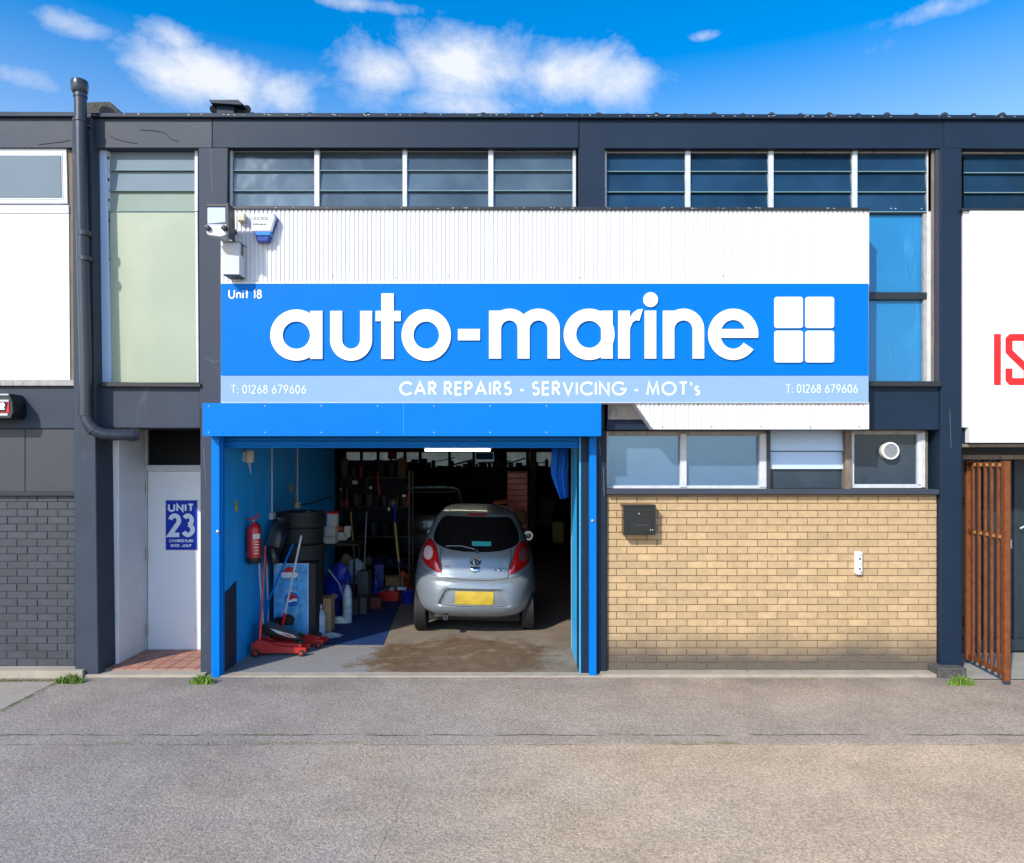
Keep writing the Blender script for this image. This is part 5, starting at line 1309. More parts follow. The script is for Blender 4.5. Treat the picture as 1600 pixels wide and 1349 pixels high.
# ------------------------------------------------------------------ racks, and goods coloured darker for the gloom in the depth of the garage
rk = thing('storage_rack', 'open metal storage rack deep in the garage on the left', 'rack', (-2.7, 6.0, 0))
xa, xb = -3.36, -1.95
for x in (xa, xb):
    for y in (5.75, 6.25): bxo('upright', (x, y, 1.1), (.04, .04, 2.2), 'tool_grey', rk)
for z in (.38, .94, 1.50, 2.06): bxo('shelf', ((xa + xb) / 2, 6.0, z), (xb - xa, .52, .03), 'tool_dark', rk)
rnd = random.Random(12); kinds = {'goods_red': 'dark red', 'goods_grey': 'grey', 'goods_brown': 'brown', 'goods_blue': 'dark blue', 'matt_black': 'black', 'tool_dark': 'charcoal', 'goods_pale': 'pale'}; NTH = 'first second third fourth fifth sixth seventh eighth ninth tenth eleventh twelfth'.split() + ['%dth' % k for k in range(13, 60)]
def goods(xa, xb, y, z, n, hmax, label, group, seed):
    rnd = random.Random(seed); x = xa
    for i in range(n):
        w = rnd.uniform(.07, .20); h = rnd.uniform(.22, 1) * hmax; m_n = rnd.choice(list(kinds) + ['matt_black', 'tool_dark', 'matt_black', 'tool_dark', 'goods_blue', 'matt_black']); pos_ = '%s %%s, %s from the left %s' % (kinds[m_n], NTH[i], label)
        if rnd.random() < .45:
            o = MB().lathe([(w * .42, 0), (w * .45, .01), (w * .45, h * .8), (w * .3, h * .86), (w * .15, h * .9), (w * .15, h)], (x + w / 2, y, z), (0, 0, 1), 12).build('tin', m_n, smooth=True); tag(o, pos_ % 'tin', 'tin', group[0])
        else:
            o = bxo('parts_box', (x + w / 2, y + rnd.uniform(-.08, .08), z + h / 2), (w * .92, .2, h), m_n, bevel=.006, rot=Matrix.Rotation(rnd.uniform(-.6, .6), 3, 'Z')); tag(o, pos_ % 'box', 'box', group[1])
        x += w + rnd.uniform(.005, .07)
        if x > xb - .1: break
for i, z in enumerate((.395, .955, 1.515, 2.075)):
    goods(xa + .05, xb, 5.86, z + .001, 12, .34 if z < 2 else .42, 'on the %s shelf of the storage rack' % ('lowest', 'second lowest', 'second highest', 'top')[i], ('tins and bottles on the storage rack', 'parts boxes on the storage rack'), 20 + i)
# bench along the back with a crowded top shelf seen against the high windows
bn = thing('workbench', 'long dark workbench along the back wall of the garage', 'workbench', (-1.0, 13.2, 0))
bxo('bench_top', (-1.0, 13.2, .92), (6.6, .8, .06), 'tool_dark', bn)
for x in (-4.2, -2.6, -1.0, .6, 2.2): bxo('bench_leg', (x, 13.2, .45), (.08, .7, .88), 'matt_black', bn)
bxo('top_shelf', (-1.4, 13.6, 2.12), (6.8, .35, .03), 'tool_dark', bn)
goods(-4.7, 2.2, 13.55, 2.137, 44, .34, 'on the shelf below the high windows', ('tins on the high back shelf', 'boxes on the high back shelf'), 51)
goods(-4.2, 2.2, 13.1, .952, 20, .45, 'on the back workbench', ('tins on the workbench', 'boxes on the workbench'), 52)
# red tool cabinet
tcb = thing('tool_cabinet', 'tall red tool cabinet with many drawers deep in the garage', 'tool cabinet', (.14, 9.4, 0))
d = 9.3; x0, x1 = P(792, 0, d).x, P(825, 0, d).x; zt_ = P(0, 736, d).z
bxo('carcass', ((x0 + x1) / 2, d + .25, zt_ / 2), (x1 - x0, .48, zt_), 'red_dull', tcb, bevel=.01)
for k in range(14): z = .22 + k * .135; bxo('drawer', ((x0 + x1) / 2, d - .003, z + .06), (x1 - x0 - .03, .02, .115), 'red_paint', tcb, bevel=.006)
# lift post
lp = thing('lift_post', 'yellow brown steel lift post right of the red tool cabinet', 'lift post', (.6, 12.6, 0))
d = 12.4; x0, x1 = P(828, 0, d).x, P(838, 0, d).x
bxo('post', ((x0 + x1) / 2, d, 1.38), (x1 - x0, .22, 2.76), 'lift_yellow', lp, bevel=.01)
bxo('slide', (x0 - .06, d + .02, 1.38), (.10, .16, 2.7), 'tool_dark', lp); bxo('foot', ((x0 + x1) / 2, d, .02), (.5, .4, .03), 'tool_dark', lp)
bxo('carriage', (x0 - .04, d - .1, 1.25), (.14, .12, .5), 'tool_grey', lp)
# hanging and standing pieces
def bit(name, label, cat, px, py, d, w, h, dep, m_n, rz=0):
    q = P(px, py, d); o = bxo(name, (q.x, d, q.z), (w, dep, h), m_n, bevel=min(w, h) * .12, rot=Matrix.Rotation(R(rz), 3, 'Y')); return tag(o, label, cat)
pg = bxo('tool_board', (-2.75, 6.45, 1.75), (1.3, .03, 1.3), 'navy_wall', bevel=0); tag(pg, 'dark blue tool board hanging behind the storage rack', 'tool board')
bit('red_spanner_rack', 'bright red clamp hanging on the dark tool board', 'clamp', 585, 752, 6.5, .13, .13, .08, 'red_dull', 20)
bit('red_hook', 'small red hook beside the red clamp', 'hook', 596, 754, 6.5, .09, .08, .06, 'red_paint', -15)
bit('orange_cable', 'orange cable loop above the red clamp', 'cable', 587, 738, 6.5, .03, .14, .03, 'orange_red')
bit('red_canister', 'dull red canister hanging below the red clamp', 'canister', 580, 785, 6.5, .13, .24, .12, 'red_dull')
bit('yellow_case', 'ochre case hanging behind the broom handle', 'case', 617, 763, 6.6, .11, .26, .1, 'lift_yellow')
bit('ochre_bracket', 'ochre bracket under the hanging case', 'bracket', 614, 784, 6.6, .20, .14, .1, 'lift_yellow')
bit('orange_can', 'small orange red can low behind the rack', 'can', 562, 778, 6.4, .09, .16, .09, 'orange_red')
bit('white_container', 'white plastic container with red lid beside the tyres', 'container', 520, 812, 3.6, .17, .22, .16, 'paper_white')
bit('container_lid', 'red lid on the white container beside the tyres', 'lid', 520, 801, 3.6, .175, .035, .165, 'red_paint')
bit('white_carton', 'pale carton below the white container', 'carton', 517, 830, 3.55, .17, .17, .2, 'paper_white')
bit('paper_roll', 'white paper roll on the shelf behind the tyres', 'paper roll', 543, 831, 3.9, .10, .19, .1, 'paper_white')
bit('pink_carton', 'pink and white carton beside the paper roll', 'carton', 535, 838, 3.9, .16, .14, .1, 'paper_white')
bit('orange_sponge', 'orange cloth by the pink carton', 'cloth', 532, 826, 3.85, .09, .06, .1, 'orange_red', 20)
sb = bxo('side_table', (P(524, 0, 3.8).x + .05, 3.8, P(0, 847, 3.8).z - .02), (.75, .5, .03), 'tool_dark'); tag(sb, 'dark side table with cartons beside the tyre stack', 'table')
for x in (-.3, .3): 
    for y in (-.2, .2): bxo('table_leg', (P(524, 0, 3.8).x + .05 + x, 3.8 + y, .5), (.03, .03, 1.0), 'tool_dark', sb)
bxo('crate_stack', (P(516, 0, 3.65).x, 3.7, P(0, 822, 3.6).z - .17), (.19, .22, .3), 'paper_white', sb)
bit('yellow_box', 'dark yellow plastic bin behind the right side of the car', 'bin', 872, 832, 6.5, .24, .42, .3, 'lift_yellow')
bit('orange_part', 'orange part on the bench right of the car roof', 'part', 782, 785, 9.0, .34, .10, .1, 'orange_red', -8)
bit('cream_box', 'cream box beside the lift post', 'box', 812, 808, 8.9, .30, .28, .2, 'cardboard')
bit('blue_can', 'pale blue can by the high back window', 'can', 757, 713, 9.8, .42, .16, .1, 'sign_blue')
bit('engine_hoist', 'dark engine part standing on the right behind the car', 'engine part', 855, 800, 7.5, .3, .6, .3, 'matt_black', 12)
bit('red_box', 'dark red box on the high shelf before the window', 'box', 613, 712, 10.5, .22, .19, .15, 'red_dull')

# blue cloth hanging at the right edge of the opening
cn, cm = 25, 12; vs = []
out = [(862.5, 866, 888, 697), (861.5, 865, 888, 712), (860.5, 0, 888.5, 728), (861.5, 0, 888, 742), (864, 0, 888, 750), (868, 0, 888, 762), (872, 0, 888, 772), (875, 0, 888, 779)]
for i, (a, _, c, y) in enumerate(out):
    for j in range(cn):
        t = j / (cn - 1); fold = .022 * math.sin(t * 13 + i * .35) + .012 * math.sin(t * 29 + i)
        vs.append(P(a + (c - a) * t, y + 1.2 * math.sin(t * 5), 1.32 + fold + .02 * i / 7))
fs = [(i * cn + j, i * cn + j + 1, (i + 1) * cn + j + 1, (i + 1) * cn + j) for i in range(len(out) - 1) for j in range(cn - 1)]
o = MB().add(vs, fs).build('hanging_cloth', 'cloth_blue', smooth=True, fix=False); tag(o, 'bright blue cloth hanging at the top right of the garage opening', 'cloth')
o.modifiers.new('thick', 'SOLIDIFY').thickness = .004

# loose goods heaped along the left side behind the tyres
def heap():
    rnd = random.Random(77); names = {'goods_red': 'red', 'goods_grey': 'grey', 'cardboard': 'brown', 'bag_blue': 'blue', 'black_plastic': 'black', 'clear_plastic': 'clear', 'paper_white': 'white', 'orange_red': 'orange', 'tool_grey': 'dark grey'}
    rows = [(3.15, -3.05, -2.35, 'front'), (3.75, -3.1, -2.2, 'second'), (4.35, -3.1, -2.1, 'third'), (4.95, -3.1, -1.95, 'last')]
    for y, xa_, xb_, rn in rows:
        x = xa_; i = 0
        while x < xb_:
            w = rnd.uniform(.10, .20); h = rnd.uniform(.18, .62); m_n = rnd.choice(list(names)); z = .016; yy_ = y + rnd.uniform(-.1, .1); k = rnd.random()
            lab = '%s %s, %s from left, ' + rn + ' clutter row on the mat'
            if k < .35:
                t = thing('canister', lab % (names[m_n], 'canister', NTH[i]), 'canister', (x + w / 2, yy_, z), 'clutter along the left side')
                MB().lathe([(w * .42, 0), (w * .46, .015), (w * .46, h * .78), (w * .30, h * .88), (w * .16, h * .9), (w * .16, h)], (x + w / 2, yy_, z), (rnd.uniform(-.05, .05), 0, 1), 14).build('body', m_n, t, smooth=True)
                MB().lathe([(w * .18, h * .93), (w * .18, h * 1.03)], (x + w / 2, yy_, z), (0, 0, 1), 10).build('cap', 'goods_red', t)
            elif k < .7:
                o = bxo('carton', (x + w / 2, yy_, z + h / 2), (w, .22, h), m_n, bevel=.006, rot=Matrix.Rotation(rnd.uniform(-.3, .3), 3, 'Z')); tag(o, lab % (names[m_n], 'carton', NTH[i]), 'carton', 'clutter along the left side')
            else:
                bag(lab % (names[m_n], 'sack', NTH[i]), (x + w / 2, yy_, z), w * 1.25, h * .75, m_n, 100 + i, 'sack')['group'] = 'clutter along the left side'
            x += w + rnd.uniform(.0, .05); i += 1
heap()
def rod(name, label, cat, pts, r_, m_n): return tag(MB().tube(pts, r_, 6).build(name, m_n, smooth=True), label, cat)
rod('push_handle', 'thin grey folded trolley frame beside the blue bag', 'trolley frame', [P(513, 890, 2.7), P(530, 912, 2.7), P(538, 940, 2.65)], .010, 'galv')
rod('yard_brush_handle', 'pale wooden handle leaning behind the paper roll', 'handle', [P(548, 800, 4.6), P(556, 905, 4.3)], .012, 'wood_handle')
rod('air_hose', 'dark hose looped along the blue wall behind the tyres', 'hose', [P(466, 790, 2.9), P(490, 786, 3.4), P(508, 779, 4.1), P(519, 777, 4.9)], .010, 'black_rubber')
rod('crowbar', 'grey bar leaning against the rack upright', 'bar', [P(573, 800, 5.2), P(569, 885, 4.9)], .012, 'galv')
for px, py, lab in ((521, 938, 'small caster wheel under the trolley frame'), (536, 927, 'farther caster wheel by the trolley frame')):
    q = P(px, py, 2.72); t = thing('caster_wheel', lab, 'wheel', (q.x, q.y, .016)); MB().lathe([(.03, -.02), (.07, -.018), (.075, .018), (.03, .02)], (q.x, q.y, .09), (1, .2, 0), 18).build('tyre', 'black_rubber', t, smooth=True); MB().lathe([(.035, -.022), (.035, .022)], (q.x, q.y, .09), (1, .2, 0), 14).build('hub', 'galv', t)

# tools and cables hanging between the rack and the tool board
def hangers():
    rnd = random.Random(5); cols = {'goods_grey': 'grey', 'orange_red': 'orange', 'goods_red': 'dark red', 'tool_grey': 'dark grey', 'black_rubber': 'black', 'lift_yellow': 'ochre'}
    for i in range(14):
        px = 532 + i * 8.2 + rnd.uniform(-2, 2); y0 = rnd.uniform(735, 775); L_ = rnd.uniform(14, 40); dd = 5.55 + rnd.uniform(0, .1); m_n = list(cols)[i % 6]
        sl = rnd.uniform(-4, 4); pts = [P(px, y0, dd), P(px + sl * .5, y0 + L_ * .5, dd), P(px + sl, y0 + L_, dd)]
        t = thing('hanging_tool', '%s tool hanging before the rack, %s from the left' % (cols[m_n], NTH[i]), 'tool', pts[0], 'tools hanging before the rack')
        MB().tube(pts, rnd.uniform(.006, .014), 6).build('shaft', m_n, t, smooth=True); q = pts[2] if i % 2 else pts[0]
        MB().box(q, (rnd.uniform(.04, .11), .03, rnd.uniform(.03, .08))).build('head', 'steel' if i % 3 == 0 else 'matt_black', t, bevel=.006)
hangers()

# pipes and lengths of trim lying along the high back shelf, seen against the windows
rnd = random.Random(9)
for k in range(9):
    xa_ = -4.6 + k * .72; t = MB().tube([(xa_, 13.35, 2.24 + rnd.uniform(0, .12)), (xa_ + rnd.uniform(.5, 1.1), 13.35, 2.26 + rnd.uniform(0, .30))], rnd.uniform(.012, .03), 6).build('trim_length', 'tool_dark', smooth=True)
    tag(t, 'dark length of trim, %s from the left along the high back shelf' % NTH[k], 'trim', 'lengths of trim on the high back shelf')

# ------------------------------------------------------------------ cars
def interp(tab, z):
    """smooth (Catmull-Rom) table lookup"""
    if z <= tab[0][0]: return tab[0][1]
    if z >= tab[-1][0]: return tab[-1][1]
    for i in range(len(tab) - 1):
        z0, v0 = tab[i]; z1, v1 = tab[i + 1]
        if z0 <= z <= z1:
            t = (z - z0) / (z1 - z0); h = z1 - z0
            m0 = (v1 - tab[i - 1][1]) / (z1 - tab[i - 1][0]) * h if i > 0 else (v1 - v0)
            m1 = (tab[i + 2][1] - v0) / (tab[i + 2][0] - z0) * h if i < len(tab) - 2 else (v1 - v0)
            lim = 3 * abs(v1 - v0); m0 = max(-lim, min(lim, m0)) if (v1 - v0) * m0 > 0 else 0; m1 = max(-lim, min(lim, m1)) if (v1 - v0) * m1 > 0 else 0
            return (2*t**3 - 3*t*t + 1) * v0 + (t**3 - 2*t*t + t) * m0 + (-2*t**3 + 3*t*t) * v1 + (t**3 - t*t) * m1
def sst(a, b, x): t = max(0, min(1, (x - a) / (b - a))); return t * t * (3 - 2 * t)
class CarShape:
    def __init__(s, W, YR, YF, n=3.6, recess=None): s.W, s.YR, s.YF, s.n, s.recess = W, YR, YF, n, recess
    def rear(s, x, z):
        w = interp(s.W, z); yr, yf = interp(s.YR, z), interp(s.YF, z); c = (yr + yf) / 2; Lh = (yf - yr) / 2
        u = min(.9999, abs(x) / w); y = c - Lh * (1 - u ** s.n) ** (1 / s.n) + .11 * u * u * (1 - u ** 14)
        if s.recess: y += s.recess(x, z)
        return y
    def normal(s, x, z, e=.004):
        a = Vector((2 * e, s.rear(x + e, z) - s.rear(x - e, z), 0)); b = Vector((0, s.rear(x, z + e) - s.rear(x, z - e), 2 * e))
        return a.cross(b).normalized()
    def pt(s, x, z, off=0.0):
        p = Vector((x, s.rear(x, z), z)); return p + s.normal(x, z) * off
    def body(s, zs, nx=64):
        vs = []; ring = 0
        us = [math.sin((i / nx - .5) * math.pi) for i in range(nx + 1)]
        for z in zs:
            w = interp(s.W, z); yr, yf = interp(s.YR, z), interp(s.YF, z); c = (yr + yf) / 2; Lh = (yf - yr) / 2; row = []
            for u in us: row.append(Vector((u * w, s.rear(u * w * .99999, z) if abs(u) < .9999 else c, z)))
            for u in us[::-1][1:-1]: row.append(Vector((u * w, c + Lh * (1 - abs(u) ** s.n) ** (1 / s.n), z)))
            ring = len(row); vs += row
        fs = []
        for i in range(len(zs) - 1):
            for k in range(ring): fs.append((i * ring + k, i * ring + (k + 1) % ring, (i + 1) * ring + (k + 1) % ring, (i + 1) * ring + k))
        fs.append(tuple(range(ring))[::-1]); fs.append(tuple((len(zs) - 1) * ring + k for k in range(ring)))
        return MB().add(vs, fs)
    def patch(s, rows, off, nz=16, nx=16, thick=0.0, bulge=0.0):
        """rows: (z, xl, xr) from top to bottom; smooth outline"""
        rows = sorted(rows); lt = [(z, a) for z, a, c in rows]; rt = [(z, c) for z, a, c in rows]; vs = []
        z0, z1 = rows[0][0], rows[-1][0]
        for i in range(nz + 1):
            z = z0 + (z1 - z0) * i / nz; a, c = interp(lt, z), interp(rt, z)
            for j in range(nx + 1):
                t = j / nx; u = (2 * t - 1) ** 2; v = (2 * i / nz - 1) ** 2
                vs.append(s.pt(a + (c - a) * t, z, off + bulge * (1 - u) ** .5 * (1 - v) ** .5))
        fs = [(i * (nx + 1) + j, i * (nx + 1) + j + 1, (i + 1) * (nx + 1) + j + 1, (i + 1) * (nx + 1) + j) for i in range(nz) for j in range(nx)]
        return MB().add(vs, fs)
    def line(s, pts, r=.004, sub=8):
        out = []
        for (a, c) in zip(pts, pts[1:]):
            for k in range(sub): t = k / sub; out.append(s.pt(a[0] + (c[0] - a[0]) * t, a[1] + (c[1] - a[1]) * t, 0))
        out.append(s.pt(*pts[-1])); return MB().tube(out, r, 6)
def lframe(o, root, roll=0.0, pivot=Vector((0, .5, .3))):
    o.parent = root
    if roll: Mx = Matrix.Translation(pivot) @ Matrix.Rotation(roll, 4, 'Y') @ Matrix.Translation(-pivot); o.matrix_basis = Mx
    return o
def wheel(root, x, y, r, w):
    t = MB(); prof = [(r * .62, -w * .4), (r * .70, -w * .5), (r * .9, -w * .5), (r * .985, -w * .42)]
    for k in range(4):
        u = -w * .37 + k * w * .20; prof += [(r, u), (r, u + w * .15)]
        if k < 3: prof += [(r - .007, u + w * .155), (r - .007, u + w * .195)]
    prof += [(r * .985, w * .42), (r * .9, w * .5), (r * .70, w * .5), (r * .62, w * .4)]
    o = t.lathe(prof, (x, y, r), (1, 0, 0), 40, closed=True).build('wheel', 'black_rubber', None, smooth=True, angle=25); lframe(o, root)
    s = 1 if x > 0 else -1
    q = MB().lathe([(r * .63, -w * .2), (r * .60, w * .28), (r * .25, w * .34), (.03, w * .36)], (x, y, r), (s, 0, 0), 24).build('rim', 'galv', None, smooth=True); q.parent = o
    return o
def cut_arches(o, spots, r, x0=.48):
    cut = MB()
    for y in spots:
        for s in (-1, 1): cut.lathe([(r, 0), (r, .6)], (s * x0, y, .26), (s, 0, 0), 32)
    c = cut.build('cutter', 'matt_black', None); bo = o.modifiers.new('arch', 'BOOLEAN'); bo.object = c; bo.operation = 'DIFFERENCE'; bo.solver = 'EXACT'
    dg = bpy.context.evaluated_depsgraph_get(); me = bpy.data.meshes.new_from_object(o.evaluated_get(dg)); o.modifiers.clear(); o.data = me
    bpy.data.objects.remove(c)
    me.polygons.foreach_set('use_smooth', [True] * len(me.polygons)); me.set_sharp_from_angle(angle=R(38))

def recess(x, z):
    h = .375 + .10 * (.66 - z) / .22
    m = sst(-h - .03, -h + .03, x) * sst(h + .03, h - .03, x)
    # the recess narrows upward like a shallow trapezium
    m *= sst(.415, .445, z) * sst(.665, .635, z)
    return .035 * m
KA = CarShape(
    W=[(.22, .70), (.28, .80), (.36, .85), (.50, .872), (.66, .88), (.80, .87), (.95, .845), (1.10, .80), (1.25, .735), (1.40, .67), (1.54, .605), (1.61, .555), (1.66, .49), (1.695, .37), (1.705, .22)],
    YR=[(.22, .30), (.28, .14), (.34, .06), (.42, .018), (.55, 0), (.68, .008), (.755, .035), (.79, .075), (.85, .095), (.95, .125), (1.08, .175), (1.15, .23), (1.30, .36), (1.45, .49), (1.55, .585), (1.60, .64), (1.63, .72), (1.66, .90), (1.695, 1.25), (1.705, 1.45)],
    YF=[(.22, 3.40), (.40, 3.55), (.60, 3.6), (.80, 3.52), (.95, 3.30), (1.05, 2.95), (1.15, 2.75), (1.30, 2.5), (1.5, 2.2), (1.62, 2.0), (1.695, 1.8), (1.705, 1.65)], n=4.8, recess=recess)
ka = thing('hatchback_car', 'silver blue hatchback parked in the garage, seen from behind', 'car', (0, 0, 0))
RL = R(1.6)
def kp(mb, name, m_n, smooth=True, par=None, angle=40, fix=False):
    o = mb.build(name, m_n, None, smooth=smooth, angle=angle, fix=fix)
    if par is None: lframe(o, ka, RL)
    else: o.parent = par
    return o
zs = [.22, .235, .25, .27, .29, .31, .34, .37, .40, .415, .43, .445] + [.45 + .02 * i for i in range(57)]
zs = [z for z in zs if z < 1.58] + [1.58, 1.59, 1.60, 1.61, 1.62, 1.63, 1.64, 1.65, 1.66, 1.67, 1.68, 1.688, 1.695, 1.70, 1.705]
kb = kp(KA.body(zs), 'body', 'silver_car', fix=True); 
cut_arches(kb, (.60, 2.85), .345)
# hatch outline and bumper lines
seam = [(-.475, 1.17), (-.485, 1.05), (-.452, .92), (-.455, .86), (-.44, .81), (-.36, .79), (-.15, .775), (.15, .772), (.36, .785), (.44, .808), (.455, .86), (.452, .92), (.485, 1.05), (.475, 1.17)]
kp(KA.line(seam, .005), 'hatch_seam', 'matt_black')
kp(KA.line([(-.795, .93), (-.70, .86), (-.58, .815), (-.44, .795)], .003), 'bumper_seam', 'matt_black'); kp(KA.line([(.795, .93), (.70, .86), (.58, .815), (.44, .795)], .003), 'bumper_seam', 'matt_black')
kp(KA.line([(-.44, .435), (-.475, .455), (-.46, .50), (-.42, .58), (-.385, .635), (-.34, .655)], .0045), 'recess_seam', 'matt_black')
kp(KA.line([(-.46, .438), (-.2, .425), (.2, .425), (.42, .432), (.46, .45)], .004), 'recess_seam', 'matt_black')
# glass
glass = kp(KA.patch([(1.575, -.435, .435), (1.565, -.475, .475), (1.50, -.525, .525), (1.40, -.575, .575), (1.30, -.595, .595), (1.25, -.585, .585), (1.205, -.53, .53), (1.17, -.43, .43), (1.145, -.31, .31), (1.132, -.17, .17)], .006, 30, 30), 'rear_window', 'car_glass')
kp(KA.line([(-.435, 1.577), (.435, 1.577)], .010), 'window_rubber', 'black_plastic')
kp(KA.patch([(1.612, -.125, .125), (1.592, -.13, .13)], .010, 4, 12), 'brake_light', 'lamp_red')
st = kp(KA.patch([(1.262, -.06, .205), (1.205, -.052, .207)], .0085, 4, 8), 'sticker', 'sticker_teal', par=glass)
wp = kp(KA.line([(.02, 1.150), (-.06, 1.175), (-.20, 1.20), (-.33, 1.198), (-.41, 1.19)], .009), 'wiper', 'galv')
q = KA.pt(.02, 1.14, .02); kp(MB().lathe([(.028, -.02), (.028, .02), (.015, .03)], q, KA.normal(.02, 1.14), 14), 'wiper_hub', 'black_plastic', par=wp)
# head restraints glimpsed: dark shapes are left to the glass; roof rails
for s in (-1, 1):
    rows = [(1.262, .625, .655), (1.235, .595, .683), (1.18, .555, .722), (1.12, .527, .738), (1.05, .508, .742), (.99, .488, .735), (.94, .472, .69), (.90, .462, .615), (.855, .455, .505)]
    rows = [(z, a, c) if s > 0 else (z, -c, -a) for z, a, c in rows]
    lamp = kp(KA.patch(rows, .006, 26, 18, bulge=.030), 'tail_lamp', 'lamp_red')
    cc = (s * .628, 1.08)
    b = MB(); vs = [KA.pt(cc[0], cc[1], .046)]; n = 28
    def blg(x, z):
        return .036
    for rr_ in (.5, 1.0):
        for k in range(n):
            a = 2 * math.pi * k / n; vs.append(KA.pt(cc[0] + .062 * rr_ * math.cos(a), cc[1] + .082 * rr_ * math.sin(a), .046 - .005 * rr_))
    fs = [(0, 1 + k, 1 + (k + 1) % n) for k in range(n)] + [(1 + k, 1 + n + k, 1 + n + (k + 1) % n, 1 + (k + 1) % n) for k in range(n)]
    kp(b.add(vs, fs), 'reverse_lens', 'lamp_clear' if s < 0 else 'lamp_smoke', par=lamp)
    kp(KA.line([(x_, z_) for z_, x_ in ((1.262, s * .64), (1.18, s * .550), (1.05, s * .502), (.94, s * .466), (.855, s * .470))], .003), 'lamp_seam', 'matt_black', par=lamp)
# plate, badge, lettering, handle
pl = kp(KA.patch([(.628, -.255, .255), (.452, -.255, .255)], .012, 8, 20), 'number_plate', 'plate_yellow')

def ell(cx_, cz_, rx_, rz_, r_, off=.009, a0=0, a1=360):
    pts = [KA.pt(cx_ + rx_ * math.cos(R(a0 + (a1 - a0) * k / 32)), cz_ + rz_ * math.sin(R(a0 + (a1 - a0) * k / 32)), off) for k in range(33)]; return MB().tube(pts, r_, 6, caps=False)
bd = kp(ell(0, 1.005, .072, .050, .007), 'badge', 'chrome'); kp(ell(0, 1.005, .022, .046, .005), 'badge_ring', 'chrome', par=bd); kp(ell(0, 1.026, .050, .022, .005), 'badge_ring', 'chrome', par=bd)
kp(KA.patch([(1.048, -.03, .03), (1.03, -.058, .058), (1.005, -.066, .066), (.98, -.058, .058), (.962, -.03, .03)], .003, 10, 10), 'badge_ground', 'print_dark', par=bd)
hd = kp(KA.patch([(.935, -.045, .045), (.925, -.066, .066), (.905, -.064, .064), (.885, -.050, .050), (.872, -.02, .02)], .006, 8, 10, bulge=.012), 'hatch_handle', 'chrome')
kp(KA.patch([(.942, -.060, .060), (.930, -.066, .066)], .013, 3, 8), 'handle_shadow_gap', 'matt_black', par=hd)
def ktext(string, x0, z0, x1, z1, name, m_n='chrome'):
    xs = []; x = 0
    for ch in string: xs.append(x); x += GL[ch][0] + .32
    sx = (x1 - x0) / (x - .15); b = MB()
    for ch, ox in zip(string, xs):
        for stt in GL[ch][1]:
            pp = [KA.pt(x0 + (ox + q[0] + q[1] * .22) * sx, z0 + q[1] * (z1 - z0), .006) for q in stt]; b.tube(pp, .0042, 5)
    return kp(b, name, m_n)
ktext('AYGO' if 'Y' in GL else 'AVGO', .255, .895, .42, .935, 'model_lettering'); ktext('TO', -.42, .925, -.34, .945, 'maker_lettering', 'galv')
# underside, exhaust, mirrors, wheels
o = MB().box((0, 1.9, .235), (1.25, 3.1, .12)).build('underbody', 'matt_black', None); lframe(o, ka, RL)
o = MB().box((0, .42, .30), (1.1, .10, .10)).build('rear_beam', 'matt_black', None); lframe(o, ka, RL)
ex = MB().tube([(-.38, .10, .255), (-.40, .35, .255), (-.40, .9, .25)], .032, 16).build('exhaust', 'chrome', None, smooth=True); lframe(ex, ka, RL)
MB().tube([(-.38, .096, .255), (-.38, .12, .255)], .025, 14).build('exhaust_bore', 'matt_black', None).parent = ex
b = MB().lathe([(.03, 0), (.055, .02), (.05, .16)], (-.55, .30, .275), (1, .2, 0), 14).build('silencer', 'steel', None, smooth=True); lframe(b, ka, RL)
for s in (-1, 1):
    m_o = MB(); m_o.lathe([(.03, -.06), (.085, -.045), (.10, .01), (.085, .05), (.02, .075)], (s * (.83 if s > 0 else .74), 2.28, 1.17), (0, 1, 0), 20); mr_ = m_o.build('door_mirror', 'sign_blue' if False else 'silver_car', None, smooth=True); lframe(mr_, ka, RL)
    g_ = MB().lathe([(.076, 0), (.074, -.006)], (s * (.83 if s > 0 else .74), 2.232, 1.17), (0, 1, 0), 20).build('mirror_glass', 'chrome', None); g_.parent = mr_
    a_ = MB().tube([(s * .73, 2.33, 1.13), (s * .86, 2.30, 1.15)], .022, 8).build('mirror_arm', 'black_plastic', None); a_.parent = mr_
for x in (-.745, .745): wheel(ka, x, .60, .30, .175); wheel(ka, x, 2.85, .30, .175)
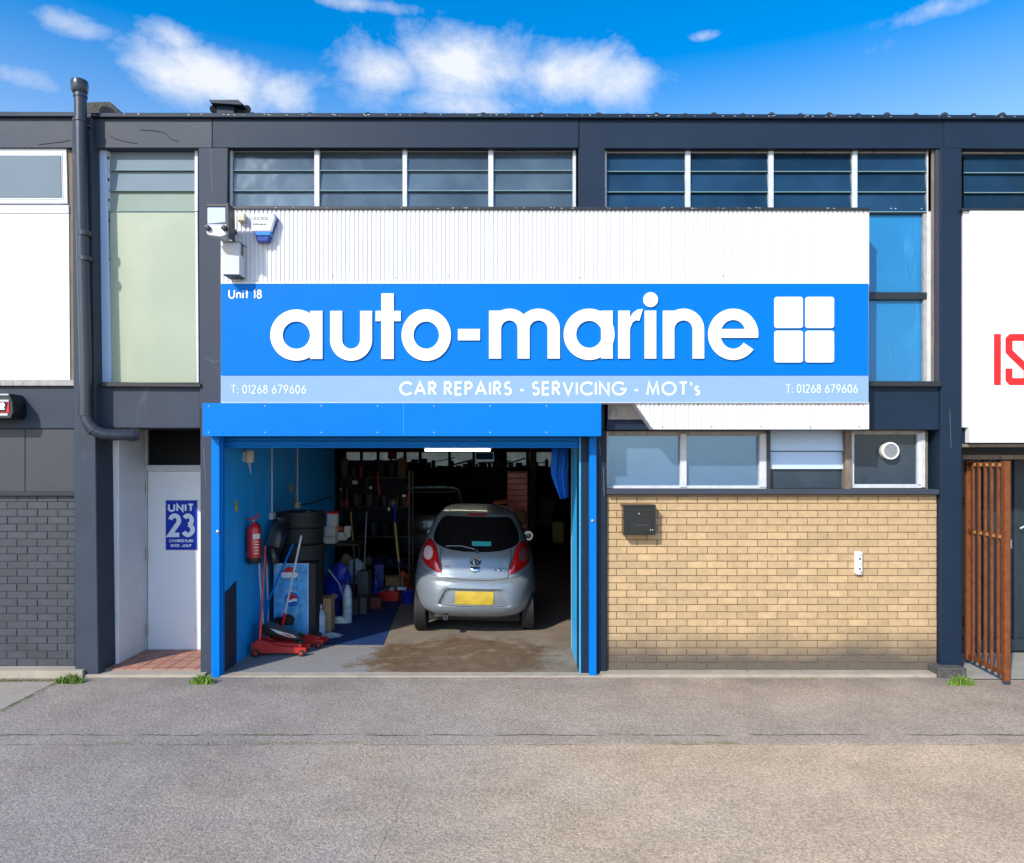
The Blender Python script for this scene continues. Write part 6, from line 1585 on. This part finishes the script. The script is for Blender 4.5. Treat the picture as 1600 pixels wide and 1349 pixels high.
# side glass
for s in (-1, 1):
    vs = []; rows_ = [(1.17, .95, 2.55), (1.25, .95, 2.45), (1.38, 1.0, 2.3), (1.52, 1.08, 2.1)]
    def side(y, z):
        w = interp(KA.W, z); yr, yf = interp(KA.YR, z), interp(KA.YF, z); c = (yr + yf) / 2; Lh = (yf - yr) / 2; return w * (1 - min(.9999, abs(y - c) / Lh) ** KA.n) ** (1 / KA.n)
    for z, a, c in rows_:
        for k in range(9): y = a + (c - a) * k / 8; vs.append((s * (side(y, z) + .005), y, z))
    fs = [(i * 9 + j, i * 9 + j + 1, (i + 1) * 9 + j + 1, (i + 1) * 9 + j) for i in range(3) for j in range(8)]
    kp(MB().add(vs, fs), 'side_window', 'car_glass')
ka.location = (P(740.5, 0, 1.62).x, 1.60, .011); ka.rotation_euler = (0, 0, R(2.0))

# the dark vehicle further in, rear hatch and rear window seen over the mat
VN = CarShape(
    W=[(.30, .74), (.45, .82), (.70, .87), (1.0, .87), (1.2, .85), (1.45, .78), (1.62, .72), (1.70, .66), (1.75, .52), (1.765, .3)],
    YR=[(.30, .15), (.45, .03), (.60, 0), (.75, .02), (.82, .08), (1.1, .12), (1.2, .17), (1.45, .36), (1.62, .50), (1.70, .62), (1.75, .95), (1.765, 1.3)],
    YF=[(.30, 4.0), (.60, 4.15), (.9, 4.0), (1.05, 3.3), (1.2, 3.0), (1.6, 2.4), (1.765, 2.0)], n=4.2)
vn = thing('dark_hatchback', 'black vehicle parked deeper in the garage beyond the silver car', 'car', (0, 0, 0))
def vp(mb, name, m_n, fix=False): o = mb.build(name, m_n, None, smooth=True, fix=fix); o.parent = vn; return o
vb = vp(VN.body([.30 + .04 * i for i in range(34)] + [1.65, 1.68, 1.70, 1.72, 1.735, 1.75, 1.76, 1.765], 40), 'body', 'black_car', True)
vp(VN.patch([(1.64, -.60, .60), (1.5, -.66, .66), (1.3, -.72, .72), (1.2, -.70, .70), (1.17, -.6, .6)], .006, 14, 20), 'rear_window', 'car_glass')
vp(VN.line([(-.60, 1.655), (.60, 1.655)], .009), 'roof_trim', 'galv')
for s in (-1, 1): vp(VN.patch([(1.12, *sorted((s * .66, s * .80))), (.84, *sorted((s * .70, s * .83)))], .006, 8, 6), 'tail_lamp', 'lamp_red')
vp(VN.patch([(.70, -.26, .26), (.60, -.26, .26)], .012, 4, 8), 'number_plate', 'tool_grey')
vp(VN.line([(-.8, .80), (-.3, .775), (.3, .775), (.8, .80)], .006), 'hatch_seam', 'tool_grey')
for x in (-.74, .74): wheel(vn, x, .75, .32, .19); wheel(vn, x, 3.2, .32, .19)
vn.location = (P(668, 0, 8.0).x, 8.0, .011); vn.rotation_euler = (0, 0, R(3))
